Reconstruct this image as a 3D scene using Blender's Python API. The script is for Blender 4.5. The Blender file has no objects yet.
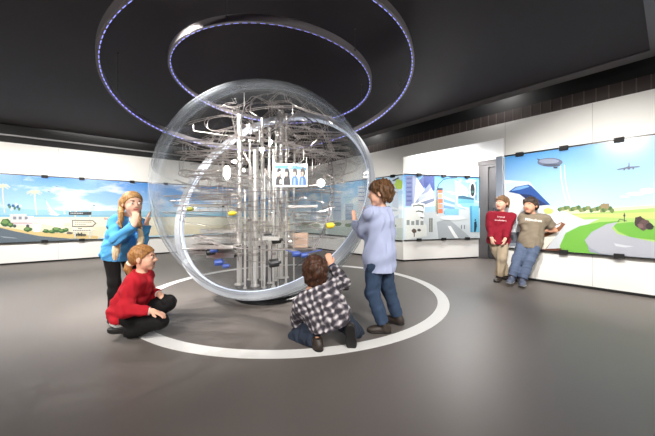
import bpy, bmesh, math, random
import numpy as np
from mathutils import Vector, Matrix
from mathutils.bvhtree import BVHTree

random.seed(7); rng = np.random.default_rng(7)
SC = bpy.context.scene
COL = SC.collection
PI = math.pi

# ------------------------------------------------------------------ camera
EYE = 0.95
FPX = 285.0
cam_d = bpy.data.cameras.new('camera'); cam = bpy.data.objects.new('camera', cam_d); COL.objects.link(cam)
cam.location = (0, 0, EYE); cam.rotation_euler = (PI/2, 0, 0)
cam_d.sensor_width = 36; cam_d.lens = 36*FPX/655; cam_d.shift_y = -2/655
cam_d.clip_start = .05
SC.camera = cam

def W(x, y, Y):
    """point seen at pixel (x, y) of the photograph when it stands Y metres into the room"""
    return np.array([(x-327.5)/FPX*Y, Y, EYE+(216-y)/FPX*Y])

# ------------------------------------------------------------------ materials
MATS = {}
def lin(c):
    c = c/255.0
    return c/12.92 if c <= .04045 else ((c+.055)/1.055)**2.4
def rgb(t): return (lin(t[0]), lin(t[1]), lin(t[2]), 1)

def mat(name, col=(128,128,128), rough=.6, metal=0., emit=0., spec=.5, noise=0., nscale=8., bump=0., bscale=60.):
    if name in MATS: return MATS[name]
    m = bpy.data.materials.new(name); m.use_nodes = True
    nt = m.node_tree; b = nt.nodes['Principled BSDF']
    b.inputs['Base Color'].default_value = rgb(col)
    b.inputs['Roughness'].default_value = rough
    b.inputs['Metallic'].default_value = metal
    b.inputs['Specular IOR Level'].default_value = spec
    if emit:
        b.inputs['Emission Color'].default_value = rgb(col); b.inputs['Emission Strength'].default_value = emit
    if noise or bump:
        tc = nt.nodes.new('ShaderNodeTexCoord')
    if noise:
        n = nt.nodes.new('ShaderNodeTexNoise'); n.inputs['Scale'].default_value = nscale; n.inputs['Detail'].default_value = 4
        nt.links.new(tc.outputs['Object'], n.inputs['Vector'])
        r = nt.nodes.new('ShaderNodeMix'); r.data_type = 'RGBA'
        a = rgb(col)
        r.inputs[6].default_value = tuple(max(0, v*(1-noise)) for v in a[:3])+(1,)
        r.inputs[7].default_value = tuple(min(1, v*(1+noise)) for v in a[:3])+(1,)
        nt.links.new(n.outputs['Fac'], r.inputs[0]); nt.links.new(r.outputs[2], b.inputs['Base Color'])
    if bump:
        n2 = nt.nodes.new('ShaderNodeTexNoise'); n2.inputs['Scale'].default_value = bscale
        nt.links.new(tc.outputs['Object'], n2.inputs['Vector'])
        bp = nt.nodes.new('ShaderNodeBump'); bp.inputs['Strength'].default_value = bump; bp.inputs['Distance'].default_value = .01
        nt.links.new(n2.outputs['Fac'], bp.inputs['Height']); nt.links.new(bp.outputs['Normal'], b.inputs['Normal'])
    MATS[name] = m
    return m

def clear(name, tint, refl, edge, edge_col, rough=.02, haze=.0, haze_col=(230,235,240)):
    """thin clear plastic or glass: transparent face on, more mirror-like (refl at grazing) and slightly tinted towards its edge"""
    m = bpy.data.materials.new(name); m.use_nodes = True; nt = m.node_tree
    for n in list(nt.nodes): nt.nodes.remove(n)
    N = nt.nodes.new; L = nt.links.new
    out = N('ShaderNodeOutputMaterial')
    lw = N('ShaderNodeLayerWeight'); lw.inputs['Blend'].default_value = .5
    pw = N('ShaderNodeMath'); pw.operation = 'POWER'; pw.inputs[1].default_value = edge
    L(lw.outputs['Facing'], pw.inputs[0])
    tr = N('ShaderNodeBsdfTransparent')
    mc = N('ShaderNodeMix'); mc.data_type = 'RGBA'
    mc.inputs[6].default_value = tint+(1,); mc.inputs[7].default_value = edge_col+(1,)
    L(pw.outputs[0], mc.inputs[0]); L(mc.outputs[2], tr.inputs['Color'])
    gl = N('ShaderNodeBsdfGlossy'); gl.inputs['Roughness'].default_value = rough
    f5 = N('ShaderNodeMath'); f5.operation = 'POWER'; f5.inputs[1].default_value = 4.0; L(lw.outputs['Facing'], f5.inputs[0])
    fr = N('ShaderNodeMapRange'); fr.inputs['To Min'].default_value = refl*.06; fr.inputs['To Max'].default_value = refl; L(f5.outputs[0], fr.inputs['Value'])
    mx = N('ShaderNodeMixShader'); L(fr.outputs[0], mx.inputs[0]); L(tr.outputs[0], mx.inputs[1]); L(gl.outputs[0], mx.inputs[2])
    last = mx
    if haze:
        df = N('ShaderNodeBsdfDiffuse'); df.inputs['Color'].default_value = rgb(haze_col)
        tl = N('ShaderNodeBsdfTranslucent'); tl.inputs['Color'].default_value = rgb(haze_col)
        ad = N('ShaderNodeMixShader'); ad.inputs[0].default_value = .5
        L(df.outputs[0], ad.inputs[1]); L(tl.outputs[0], ad.inputs[2])
        hz = N('ShaderNodeMath'); hz.operation = 'MULTIPLY'; hz.inputs[1].default_value = haze; L(pw.outputs[0], hz.inputs[0])
        m2 = N('ShaderNodeMixShader'); L(hz.outputs[0], m2.inputs[0]); L(mx.outputs[0], m2.inputs[1]); L(ad.outputs[0], m2.inputs[2])
        last = m2
    L(last.outputs[0], out.inputs['Surface'])
    MATS[name] = m
    return m

# ------------------------------------------------------------------ object helpers
def tag(o, label=None, cat=None, group=None, kind=None):
    if label: o['label'] = label
    if cat: o['category'] = cat
    if group: o['group'] = group
    if kind: o['kind'] = kind
    return o

def link(name, me, parent=None, loc=(0,0,0)):
    o = bpy.data.objects.new(name, me); COL.objects.link(o)
    if parent is not None: o.parent = parent
    o.location = loc
    return o

def root_of(o):
    while o.parent is not None: o = o.parent
    return o

def mesh_obj(name, verts, faces, mats, parent=None, loc=(0,0,0), midx=None, smooth=False):
    """world-space verts; the object origin is loc (top level) or its thing's base (part)"""
    base = Vector(loc) if parent is None else root_of(parent).location
    v = np.asarray(verts, dtype=float)-np.array(base)
    me = bpy.data.meshes.new(name); me.from_pydata(v.tolist(), [], [list(map(int, f)) for f in faces])
    if not isinstance(mats, (list, tuple)): mats = [mats]
    for m in mats: me.materials.append(m)
    if midx is not None: me.polygons.foreach_set('material_index', np.asarray(midx, dtype=np.int32))
    if smooth: me.polygons.foreach_set('use_smooth', np.ones(len(me.polygons), dtype=bool))
    me.update()
    return link(name, me, parent, loc if parent is None else (0,0,0))

def empty(name, loc, label, cat, group=None):
    o = link(name, None, None, loc); o.empty_display_size = .1
    return tag(o, label, cat, group)

class MB:
    """collects shapes in world space into one mesh"""
    def __init__(s): s.v = []; s.f = []; s.m = []
    def add(s, verts, faces, mi=0):
        n = len(s.v); s.v += [tuple(map(float, p)) for p in verts]
        for f in faces: s.f.append([n+i for i in f]); s.m.append(mi)
    def box(s, lo, hi, mi=0, M=None):
        x0,y0,z0 = lo; x1,y1,z1 = hi
        p = [(x0,y0,z0),(x1,y0,z0),(x1,y1,z0),(x0,y1,z0),(x0,y0,z1),(x1,y0,z1),(x1,y1,z1),(x0,y1,z1)]
        if M is not None: p = [tuple(M@Vector(q)) for q in p]
        s.add(p, [(0,3,2,1),(4,5,6,7),(0,1,5,4),(1,2,6,5),(2,3,7,6),(3,0,4,7)], mi)
    def prism(s, poly, z0, z1, mi=0):
        n = len(poly)
        a = sum(poly[i][0]*poly[(i+1)%n][1]-poly[(i+1)%n][0]*poly[i][1] for i in range(n))
        if a < 0: poly = poly[::-1]
        p = [(x,y,z0) for x,y in poly]+[(x,y,z1) for x,y in poly]
        f = [tuple(range(n-1,-1,-1)), tuple(range(n,2*n))]+[(i,(i+1)%n,n+(i+1)%n,n+i) for i in range(n)]
        s.add(p, f, mi)
    def tube(s, pts, r, n=6, mi=0, closed=False, r1=None):
        pts = np.asarray(pts, float); k = len(pts)
        t = np.gradient(pts, axis=0) if not closed else np.roll(pts,-1,0)-np.roll(pts,1,0)
        t /= np.maximum(np.linalg.norm(t, axis=1), 1e-9)[:,None]
        a = np.cross(t[0], (0,0,1.)); 
        if np.linalg.norm(a) < .1: a = np.cross(t[0], (1.,0,0))
        a /= np.linalg.norm(a); rings = []
        for i in range(k):
            a = a-t[i]*(a@t[i]); a /= max(np.linalg.norm(a), 1e-9); b = np.cross(t[i], a)
            rr = r if r1 is None else r+(r1-r)*i/(k-1)
            rings.append([pts[i]+rr*(math.cos(q)*a+math.sin(q)*b) for q in np.linspace(0, 2*PI, n, endpoint=False)])
        v = [p for rg in rings for p in rg]; f = []
        for i in range(k if closed else k-1):
            j = (i+1) % k
            for q in range(n): f.append((i*n+q, i*n+(q+1)%n, j*n+(q+1)%n, j*n+q))
        if not closed: f += [tuple(range(n-1,-1,-1)), tuple(range((k-1)*n, k*n))]
        s.add(v, f, mi)
    def lathe(s, prof, c, U=(0,0,1), n=48, mi=0, closed=False):
        """prof: (radius, height) along axis U through c"""
        U = np.array(U, float); U /= np.linalg.norm(U)
        a = np.cross(U, (0,1.,0)); a = a if np.linalg.norm(a) > .1 else np.cross(U, (1.,0,0)); a /= np.linalg.norm(a); b = np.cross(U, a)
        c = np.array(c, float); v = []; f = []; k = len(prof)
        for r, h in prof:
            for q in np.linspace(0, 2*PI, n, endpoint=False): v.append(c+U*h+max(r, 1e-5)*(math.cos(q)*a+math.sin(q)*b))
        for i in range(k if closed else k-1):
            j = (i+1) % k
            for q in range(n): f.append((i*n+q, i*n+(q+1)%n, j*n+(q+1)%n, j*n+q))
        s.add(v, f, mi)
    def ball(s, c, r, n=12, mi=0, sc=(1,1,1)):
        prof = [(math.sin(t), -math.cos(t)) for t in np.linspace(.02, PI-.02, n//2+2)]
        k = len(s.v); s.lathe(prof, (0,0,0), n=n, mi=mi)
        for i in range(k, len(s.v)): s.v[i] = tuple(c[j]+s.v[i][j]*r*sc[j] for j in range(3))
    def build(s, name, mats, parent=None, loc=(0,0,0), smooth=False):
        return mesh_obj(name, s.v, s.f, mats, parent, loc, s.m, smooth)

def nrm(v): v = np.asarray(v, float); return v/max(np.linalg.norm(v), 1e-9)

# ================================================================== the room
LD = np.array([.788, .616]); LP0 = np.array([-6.29, 5.47])           # wall on the left
RD = np.array([-.636, .771]); RP0 = np.array([3.767, 3.278])         # wall on the right, running away from the camera
RD /= np.linalg.norm(RD); LD /= np.linalg.norm(LD)
RN = np.array([RD[1], -RD[0]])                                       # out of the room
LN = np.array([-LD[1], LD[0]])
def cross_pt(p, d, q, e):
    A = np.array([[d[0], -e[0]], [d[1], -e[1]]]); s = np.linalg.solve(A, q-p); return p+d*s[0]
CORN = cross_pt(LP0, LD, RP0, RD)
LBACK = CORN-LD*13.2; RBACK = CORN-RD*13.2; FAR4 = LBACK+RBACK-CORN
WH = 2.40

M_wall = mat('white_wall_paint', (238,236,232), .55, noise=.015, nscale=1.5)
M_niche = mat('white_niche_paint', (244,243,240), .5)
M_dark = mat('dark_room_paint', (186,184,182), .8)
M_black = mat('black_gap', (10,10,11), .7)
M_grey = mat('grey_door_paint', (86,84,86), .45)
M_leaf = mat('grey_door_leaf', (74,73,76), .4)
M_steel = mat('polished_steel', (205,208,214), .18, 1.)
M_clip = mat('black_clip', (14,14,16), .7)

def floor_mat():
    m = mat('grey_rubber_floor', (106,99,95), .42, noise=.05, nscale=1.2, bump=.03, bscale=300)
    m.node_tree.nodes['Principled BSDF'].inputs['Specular IOR Level'].default_value = .35
    return m
def ceil_mat():
    return mat('charcoal_ceiling', (47,41,44), .7, spec=.3, noise=.06, nscale=3., bump=.04, bscale=90)

def wall_box(mb, p, q, z0, z1, nout, th=.12, mi=0):
    p = np.asarray(p); q = np.asarray(q); o = np.asarray(nout)*th
    mb.prism([tuple(p), tuple(q), tuple(q+o), tuple(p+o)], z0, z1, mi)
def S(o): return tag(o, kind='structure')

fl = MB(); fl.prism([tuple(p) for p in (LBACK-LD*.3-RD*-.3, CORN+LD*.2+RD*.6, CORN-RD*9.5+LD*4.5, RBACK-RD*.3, FAR4-RD*.3-LD*.3)], -.1, 0)
S(fl.build('floor', floor_mat()))
# the white ring painted on the floor
ring_c = np.array([-.435*EYE, 3.95*EYE]); 
rb = MB(); n = 128
ro, ri = 1.955*EYE, 1.83*EYE
vs = [(ring_c[0]+r*math.cos(a), ring_c[1]+r*math.sin(a), z) for r, z in ((ri,.0005),(ri,.003),(ro,.003),(ro,.0005)) for a in np.linspace(0, 2*PI, n, endpoint=False)]
rb.add(vs, [(k*n+i, k*n+(i+1)%n, ((k+1)%4)*n+(i+1)%n, ((k+1)%4)*n+i) for k in range(4) for i in range(n)])
o = rb.build('floor_marking', mat('white_floor_paint', (232,230,228), .5, noise=.02, nscale=6)); S(o); o.name = 'trim_1'

# left wall with its strip and light line
mb = MB(); wall_box(mb, LBACK, CORN, .035, WH-.02, LN); wall_left = S(mb.build('wall_left', M_wall))
mb = MB(); wall_box(mb, LBACK+LN*.02, CORN+LN*.02, 0, .035, LN); S(mb.build('baseboard_left', M_black))
mb = MB(); wall_box(mb, LBACK+LN*.03, CORN+LN*.03, WH-.02, 3.05, LN); S(mb.build('trim_2', M_black))
mb = MB(); wall_box(mb, LBACK-LN*.03, CORN-LN*.03, 2.505, 2.535, LN, .05); S(mb.build('trim_3', mat('pale_grey_trim', (150,148,150), .5)))

# right wall: near stretch, header over the niche, far stretch
tE, tA = 1.561, 3.44
PE = RP0+RD*tE; PA = RP0+RD*tA; PB = np.array([3.41, 6.43]); PD = np.array([4.45, 5.30])
SOF = 2.175
mb = MB(); wall_box(mb, RBACK, PE, .035, SOF, RN); wall_box(mb, RBACK, CORN, SOF, WH+.015, RN); wall_box(mb, PA, CORN, .035, SOF, RN)
# a fine vertical joint every 1.32 m is cut as a shallow dark line
S(mb.build('wall_right', M_wall))
mb = MB(); wall_box(mb, RBACK+RN*.02, PE, 0, .035, RN, .1); wall_box(mb, PA+RN*.02, CORN, 0, .035, RN, .1); S(mb.build('baseboard_right', M_black))
mb = MB()
def on_right(px):
    k = (px-327.5)/FPX     # X = k Y
    t = (RP0[0]-k*RP0[1])/(k*RD[1]-RD[0]); return RP0+RD*t
for px in (592.5, 505.2):
    p = on_right(px); d = RD*.003
    for z0, z1 in ((.04,.45),(1.88,WH+.01)):
        if px < 520 and z0 < 1: continue
        wall_box(mb, p-d-RN*.0015, p+d-RN*.0015, z0, z1, RN, .002)
for s in (.82, 2.45):
    p = LP0+LD*s; d = LD*.003
    for z0, z1 in ((.04,.43),(1.77,WH-.03)): wall_box(mb, p-d-LN*.0015, p+d-LN*.0015, z0, z1, LN, .002)
S(mb.build('trim_4', mat('joint_grey', (196,194,192), .7)))

# brown ribbed strip over the right wall
mb = MB(); wall_box(mb, RBACK+RN*.03, CORN+RN*.03, WH+.015, 2.60, RN, .08)
m_br = mat('brown_slot_panel', (62,52,50), .7)
for i in range(110):
    p = CORN-RD*(.1+i*.118); wall_box(mb, p+RN*.022, p+RN*.022-RD*.012, WH+.015, 2.60, RN, .02, 1)
S(mb.build('trim_5', [m_br, mat('brown_slot_rib', (92,80,76), .7)]))
mb = MB(); wall_box(mb, RBACK+RN*.06, CORN+RN*.06, 2.60, 3.05, RN, .06); S(mb.build('trim_6', M_black))

# niche: back wall, soffit, floor stays; door wall at its end
bd = nrm(PB-PA); bn = np.array([-bd[1], bd[0]])
mb = MB(); wall_box(mb, PA+RN*.001, PB, .035, SOF, bn); S(mb.build('wall_niche', M_niche))
mb = MB(); wall_box(mb, PA+bn*.02, PB+bn*.02, 0, .035, bn, .1); S(mb.build('baseboard_niche', M_black))
mb = MB(); mb.prism([tuple(PA+RN*.12), tuple(PB), tuple(PD), tuple(PE+RN*.12)], SOF, SOF+.08); S(mb.build('trim_7', M_niche))
dd = nrm(PD-PB); dn = np.array([-dd[1], dd[0]]) if np.dot(np.array([-dd[1], dd[0]]), [1,1]) > 0 else np.array([dd[1], -dd[0]])
door = link('door_1', None, None, (PB[0], PB[1], 0)); door['kind'] = 'structure'
mb = MB(); e = .19
wall_box(mb, PB, PB+dd*e, 0, SOF, dn, .15); wall_box(mb, PB+dd*e, PD, 2.03, SOF, dn, .15)
wall_box(mb, PB-dn*.03, PD-dn*.03, SOF-.10, SOF-.001, dn, .05)
mb.build('door_frame', M_grey, door)
mb = MB(); wall_box(mb, PB+dd*e+dn*.05, PD+dn*.05, 0.01, 2.03, dn, .05); lf = mb.build('door_panel', M_leaf, door)
mb = MB(); p = PB+dd*(e+.10)+dn*.03; wall_box(mb, p, p+dd*.03, .92, 1.12, dn, .03); mb.build('handle', M_steel, lf)

# ceiling raft with its lighter edge band, and the closed slot above
CZ = 2.72
c1 = CORN-LD*.0-RD*.30          # edge kept .3 m off the right wall
mb = MB()
off = RN*-.42
cA = cross_pt(CORN+off, RD, LP0-LN*.08, LD); 
RC = np.array([3.486, 3.076]); RC = CORN+off+RD*np.dot(RC-CORN-off, RD)
back = np.array([-RN[0], -RN[1]])
e1 = RC+back*14
mb.prism([tuple(cA), tuple(RC), tuple(e1), tuple(cA-LD*13)], CZ, CZ+.12)
S(mb.build('ceiling', ceil_mat()))
band = mat('charcoal_edge_band', (92,87,90), .5)
mb = MB(); w = .20
wall_box(mb, cA+RD*.0, RC, CZ-.012, CZ+.13, RN, w)
wall_box(mb, RC-RD*0+RN*w, e1, CZ-.012, CZ+.13, -RD, w)
S(mb.build('trim_8', band))
mb = MB(); q = RC-RD*(w+.22)
mb.prism([tuple(q+RN*.1), tuple(q-RD*7+RN*.1), tuple(q-RD*7+back*14), tuple(q+back*14)], CZ+.02, CZ+.14); S(mb.build('ceiling_near', ceil_mat()))
bpy.data.objects['ceiling_near'].name = 'trim_9'
mb = MB(); mb.prism([tuple(p) for p in (LBACK-LD*.3+LN*.3, CORN+LN*.3+LD*.3, RBACK+RN*.3-RD*.3, FAR4-RD*.5-LD*.5)], 3.0, 3.1); o = S(mb.build('ceiling_slab', M_black)); o.name = 'trim_10'
# unseen ends of the room behind the camera
mb = MB(); wall_box(mb, LBACK, FAR4, 0, 3.05, -LD); S(mb.build('wall_rear', M_dark))
mb = MB(); wall_box(mb, FAR4, RBACK, 0, 3.05, -RD); S(mb.build('wall_side', M_dark))

# polished post at the end of the near wall
post = empty('steel_post', (PE[0]+RD[0]*.07, PE[1]+RD[1]*.07, 0), 'slim polished steel post beside the dark grey door, behind the boy in red', 'post')
mb = MB(); p = PE+RD*.03+RN*.015; wall_box(mb, p, p+RD*.09, .012, 1.90, RN, .06); mb.build('shaft', mat('post_steel', (186,198,216), .25, .5), post)
mb = MB(); p = PE+RD*.022+RN*.006; wall_box(mb, p, p+RD*.105, 0, .012, RN, .08); mb.build('foot_plate', M_clip, post)

# ------------------------------------------------------------------ backlit murals
BACKLIT = .10
def pm(col, e=BACKLIT):
    return mat('print_%02x%02x%02x' % col, col, .6, 0, e)
def sky_print(name, top, bot, z0, z1, cloud=(250,250,250), amount=.5, scale=2.2):
    m = bpy.data.materials.new(name); m.use_nodes = True; nt = m.node_tree; b = nt.nodes['Principled BSDF']
    N = nt.nodes.new; L = nt.links.new
    tc = N('ShaderNodeTexCoord'); sp = N('ShaderNodeSeparateXYZ'); L(tc.outputs['Object'], sp.inputs[0])
    mr = N('ShaderNodeMapRange'); mr.inputs['From Min'].default_value = z0; mr.inputs['From Max'].default_value = z1; L(sp.outputs['Z'], mr.inputs['Value'])
    g = N('ShaderNodeMix'); g.data_type = 'RGBA'; g.inputs[6].default_value = rgb(bot); g.inputs[7].default_value = rgb(top); L(mr.outputs[0], g.inputs[0])
    mp = N('ShaderNodeMapping'); mp.inputs['Scale'].default_value = (1,1,2.6); L(tc.outputs['Object'], mp.inputs['Vector'])
    ns = N('ShaderNodeTexNoise'); ns.inputs['Scale'].default_value = scale; ns.inputs['Detail'].default_value = 5; L(mp.outputs[0], ns.inputs['Vector'])
    cr = N('ShaderNodeMapRange'); cr.inputs['From Min'].default_value = .62-amount*.3; cr.inputs['From Max'].default_value = .75-amount*.15; cr.clamp = True; L(ns.outputs['Fac'], cr.inputs['Value'])
    if amount < 0: cr.inputs['From Min'].default_value = 2; cr.inputs['From Max'].default_value = 3
    x = N('ShaderNodeMix'); x.data_type = 'RGBA'; x.inputs[7].default_value = rgb(cloud); L(cr.outputs[0], x.inputs[0]); L(g.outputs[2], x.inputs[6])
    L(x.outputs[2], b.inputs['Base Color']); L(x.outputs[2], b.inputs['Emission Color']); b.inputs['Emission Strength'].default_value = BACKLIT
    b.inputs['Roughness'].default_value = .6
    return m
M_pane = clear('clear_pane', (.985,.99,.99), .4, 3.0, (.8,.87,.86), .28)

class Mural:
    """a printed, backlit wall panel: pictures are drawn in wall coordinates (s along the wall, z up)"""
    def __init__(s, p0, d, nin): s.p0 = np.array(p0); s.d = np.array(d); s.nin = np.array(nin); s.mb = MB(); s.mats = []; s.k = 0
    def sz(s, px, py):
        k = (px-327.5)/FPX; t = (s.p0[0]-k*s.p0[1])/(k*s.d[1]-s.d[0]); Y = s.p0[1]+s.d[1]*t
        return t, EYE+(216-py)/FPX*Y
    def mi(s, m):
        if m not in s.mats: s.mats.append(m)
        return s.mats.index(m)
    def P(s, t, z, off): q = s.p0+s.d*t+s.nin*off; return (q[0], q[1], z)
    def poly(s, m, pts, px=True):
        if not isinstance(m, bpy.types.Material): m = pm(m)
        s.k += 1; off = .021+s.k*.00012
        pts = [s.sz(*p) if px else p for p in pts]
        pts = [(t, min(max(z, s.z0), s.z1)) for t, z in pts]
        s.mb.add([s.P(t, z, off) for t, z in pts], [tuple(range(len(pts)))], s.mi(m))
    def slab(s, m, t0, t1, z0, z1, off=.0, th=.02):
        s.z0, s.z1, s.t0, s.t1 = z0, z1, t0, t1
        a = s.p0+s.d*t0+s.nin*off; b = s.p0+s.d*t1+s.nin*off
        s.mb.prism([tuple(a), tuple(b), tuple(b+s.nin*th), tuple(a+s.nin*th)], z0, z1, s.mi(m))
    def blob(s, m, cx, cy, rx, ry, n=12, jag=0., px=True, a0=0., a1=2*PI):
        r_ = random.Random(int(cx*31+cy*7))
        s.poly(m, [(cx+rx*(1+jag*(r_.random()-.5))*math.cos(a), cy-ry*(1+jag*(r_.random()-.5))*math.sin(a)) for a in np.linspace(a0, a1, n, endpoint=(a1 < 6))], px)
    def line(s, m, pts, w=.8):
        for (x0,y0),(x1,y1) in zip(pts[:-1], pts[1:]):
            d = nrm((x1-x0, y1-y0)); nx, ny = -d[1]*w/2, d[0]*w/2
            s.poly(m, [(x0+nx,y0+ny),(x1+nx,y1+ny),(x1-nx,y1-ny),(x0-nx,y0-ny)])
    def rect(s, m, x0, y0, x1, y1): s.poly(m, [(x0,y0),(x1,y0),(x1,y1),(x0,y1)])
    def finish(s, name, label, seams, clips, group='glazed landscape murals on the walls'):
        q = s.p0+s.d*s.t0
        root = empty(name, (q[0], q[1], s.z0), label, 'mural', group)
        s.mb.build('print', s.mats, root)
        ed = [s.t0]+seams+[s.t1]
        for a, b in zip(ed[:-1], ed[1:]):
            m = MB(); g = .004; A = s.p0+s.d*(a+g)+s.nin*.045; B = s.p0+s.d*(b-g)+s.nin*.045
            m.prism([tuple(A), tuple(B), tuple(B+s.nin*.008), tuple(A+s.nin*.008)], s.z0-.012, s.z1+.012)
            m.build('glass_pane', M_pane, root)
        for t in clips:
            for z in (s.z0-.03, s.z1-.025):
                m = MB(); A = s.p0+s.d*(t-.045)+s.nin*.0; B = s.p0+s.d*(t+.045)+s.nin*.0
                m.prism([tuple(A), tuple(B), tuple(B+s.nin*.07), tuple(A+s.nin*.07)], z, z+.055)
                m.build('clip', M_clip, root)
        for z in (s.z0-.016, s.z1+.006):
            A = s.p0+s.d*s.t0; B = s.p0+s.d*s.t1; m = MB()
            m.prism([tuple(A), tuple(B), tuple(B+s.nin*.05), tuple(A+s.nin*.05)], z, z+.010)
            m.build('edge_rail', M_clip, root)
        return root

# ---- right mural: an airfield under a blue sky
mr = Mural(RP0, RD, -RN)
t504 = tE-.02
mr.slab(sky_print('airfield_sky', (86,162,230), (196,224,244), 1.0-.46, 1.874-.46, amount=-2., scale=1.6), mr.sz(758, 200)[0], t504, .465, 1.874)
grass, lgrass, road, kerb = (112,176,62), (168,200,108), (176,176,186), (150,152,168)
X1 = 760
mr.poly((214,214,178), [(505,209),(540,208),(592,209),(655,205),(X1,202),(X1,222),(655,216),(592,217),(505,222)])
mr.poly(lgrass, [(505,216),(592,213),(655,208),(X1,206),(X1,300),(655,262),(505,262)])
mr.poly((196,204,120), [(545,216),(592,214),(655,212),(X1,210),(X1,222),(655,219),(592,217),(545,219)])
mr.poly((225,228,232), [(505,180),(530,182),(548,206),(566,212),(590,222),(566,226),(540,232),(530,262),(505,262)])      # pale apron
mr.poly((200,203,208), [(548,228),(575,220),(600,219),(592,222),(566,240),(560,262),(540,262)])
mr.poly(grass, [(562,262),(560,246),(566,233),(580,226),(600,222),(622,221),(604,227),(592,234),(590,243),(596,252),(612,262)])
mr.poly(grass, [(612,224),(632,222),(655,226),(X1,236),(X1,252),(655,240),(630,237),(618,231)])
mr.poly(road, [(600,262),(590,248),(585,240),(592,232),(607,224),(618,222),(612,228),(618,234),(640,239),(655,242),(X1,256),(X1,330),(655,275)])
mr.poly(kerb, [(585,240),(588,246),(602,258),(612,262),(600,262),(590,252)])
mr.poly((205,206,212), [(614,243),(624,245),(634,246),(626,247.5),(616,246)])
for i in range(26):                                                     # tree line
    x = 560+i*2.1; mr.blob([(70,104,50),(104,128,64),(134,140,84)][i%3], x, 209.6-(i%5)*.6+(x-560)*.02, 2.1, 2.2, 8, .5)
for i in range(5): mr.blob((150,128,92), 602+i*1.6, 206, 1.4, 2.6, 8, .3)
mr.blob((62,44,44), 639.5, 222, 5.2, 6, 14, .5); mr.blob((92,66,66), 645, 225, 7, 5, 14, .5); mr.blob((44,34,34), 650, 226.5, 4, 3.4, 12, .4); mr.blob((120,90,88), 641, 226, 3, 2.6, 10, .5)
mr.rect((60,70,66), 624.2, 213, 625, 222); mr.blob((60,70,66), 624.6, 215.5, 1.1, 1.3, 8); mr.line((70,90,70), [(618,222),(620,219),(627,221)], .7)
# airship
mr.blob((96,106,132), 550.5, 162.5, 12.6, 4.4, 24); mr.blob((142,150,172), 549.5, 161.4, 10, 2.4, 20); mr.blob((70,78,100), 552, 165.4, 9, 1.4, 16)
mr.rect((60,66,84), 554, 167, 558, 168.6); mr.poly((78,86,108), [(539,161),(537,158.6),(541,159.6)])
# aeroplane
mr.blob((70,84,112), 629, 168, 1.7, 1.9, 10); mr.poly((70,84,112), [(629,168.6),(617.5,170.2),(617.5,169.4),(628,167)]); mr.poly((70,84,112), [(629,168.6),(640,167.2),(640,166.4),(630,166.8)])
mr.poly((70,84,112), [(628.6,167),(628.9,162.5),(629.6,162.5),(629.8,167)]); mr.blob((56,66,92), 624.5, 169.8, .9, .8, 8); mr.blob((56,66,92), 633.5, 168.8, .9, .8, 8)
mr.line((226,238,250), [(561,166),(561.5,178),(564,192),(568,205)], .9); mr.line((226,238,250), [(565,165),(565.5,178),(568,192),(572,205)], .7)
mr.blob((240,244,250), 636, 194, 9, 2, 14, .3); mr.blob((236,242,250), 648, 191, 8, 2.6, 14, .3); mr.blob((238,244,250), 625, 197, 5, 1.2, 12, .3)
# big blue tail wing and the striped wing beside the boys
mr.poly((24,74,150), [(509,192),(516,187),(529,184.5),(532,186),(551,205),(545,205),(531,195),(520,194)])
mr.poly((116,164,222), [(512,191),(517,187.5),(528,185.5),(530,187),(520,190)])
mr.poly((14,40,92), [(520,194),(532,195),(548,205),(538,206),(528,200)])
mr.poly((204,222,238), [(506,184),(520,181),(527,183),(515,187),(507,192)])
mr.blob((196,214,112), 549, 211, 5, 3.2, 12, .3)
mr.poly((128,74,40), [(524,251),(538,234),(562,222),(566,224),(556,236),(546,251)])
mr.poly((226,220,206), [(527,250),(532,243),(560,231),(554,239),(545,250)])
mr.poly((232,232,236), [(541,234),(552,228),(562,223),(560,226),(549,232)])
mr.poly((98,52,30), [(536,253),(562,248),(562,252),(540,257)])
mr.rect((92,96,106), 505, 232, 521, 246); mr.rect((52,54,62), 507, 235, 514, 240); mr.rect((140,146,156), 506, 243, 520, 246)
for i in range(9): mr.rect((70,80,96), 507+i*2.2, 216+(i*5%4), 508+i*2.2, 221+(i*3%5))
s592 = mr.sz(592.5, 200)[0]; s_c = [mr.sz(x, 200)[0] for x in (520.5, 564.5, 619.5)]
mr.finish('wall_mural', 'glazed mural of an airfield with an airship, on the right wall', [s592], s_c+[mr.sz(700, 200)[0]])
mr_seam = None

# ---- left mural: beach promenade
ml = Mural(LP0, LD, -LN)
Lt1 = float(np.dot(CORN-LP0, LD))-.12
ml.slab(sky_print('beach_sky', (52,134,214), (190,222,242), .9-.435, 1.75-.435, amount=.42, scale=1.5), ml.sz(-158, 200)[0], Lt1, .435, 1.755)
x0, x1 = -160, 330
ml.poly((150,196,218), [(-160,204),(0,208),(60,210.5),(330,213),(330,217.5),(120,217.2),(60,217.5),(0,217.5),(-160,217.5)])
ml.poly((122,178,206), [(-160,214),(120,215.6),(330,215.5),(330,216.5),(120,216.6),(-160,216.4)])
ml.poly((230,220,192), [(-160,217),(0,217.2),(120,217),(330,216.8),(330,232),(120,236.5),(90,239),(0,246),(-160,256)])
ml.poly((238,232,212), [(20,219),(120,218),(330,217.5),(330,224),(120,226),(60,228)])
ml.poly((220,190,130), [(-160,226),(0,226.5),(30,231),(60,233),(98,236),(98,239),(60,238),(20,234),(0,231),(-160,230)])
ml.poly((92,104,116), [(-160,228),(0,227.5),(14,231),(40,236),(70,238.5),(100,239.5),(60,243),(0,248),(-160,260)])
ml.poly((150,158,166), [(0,236),(14,237.4),(18,238.6),(4,237.6)])
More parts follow.
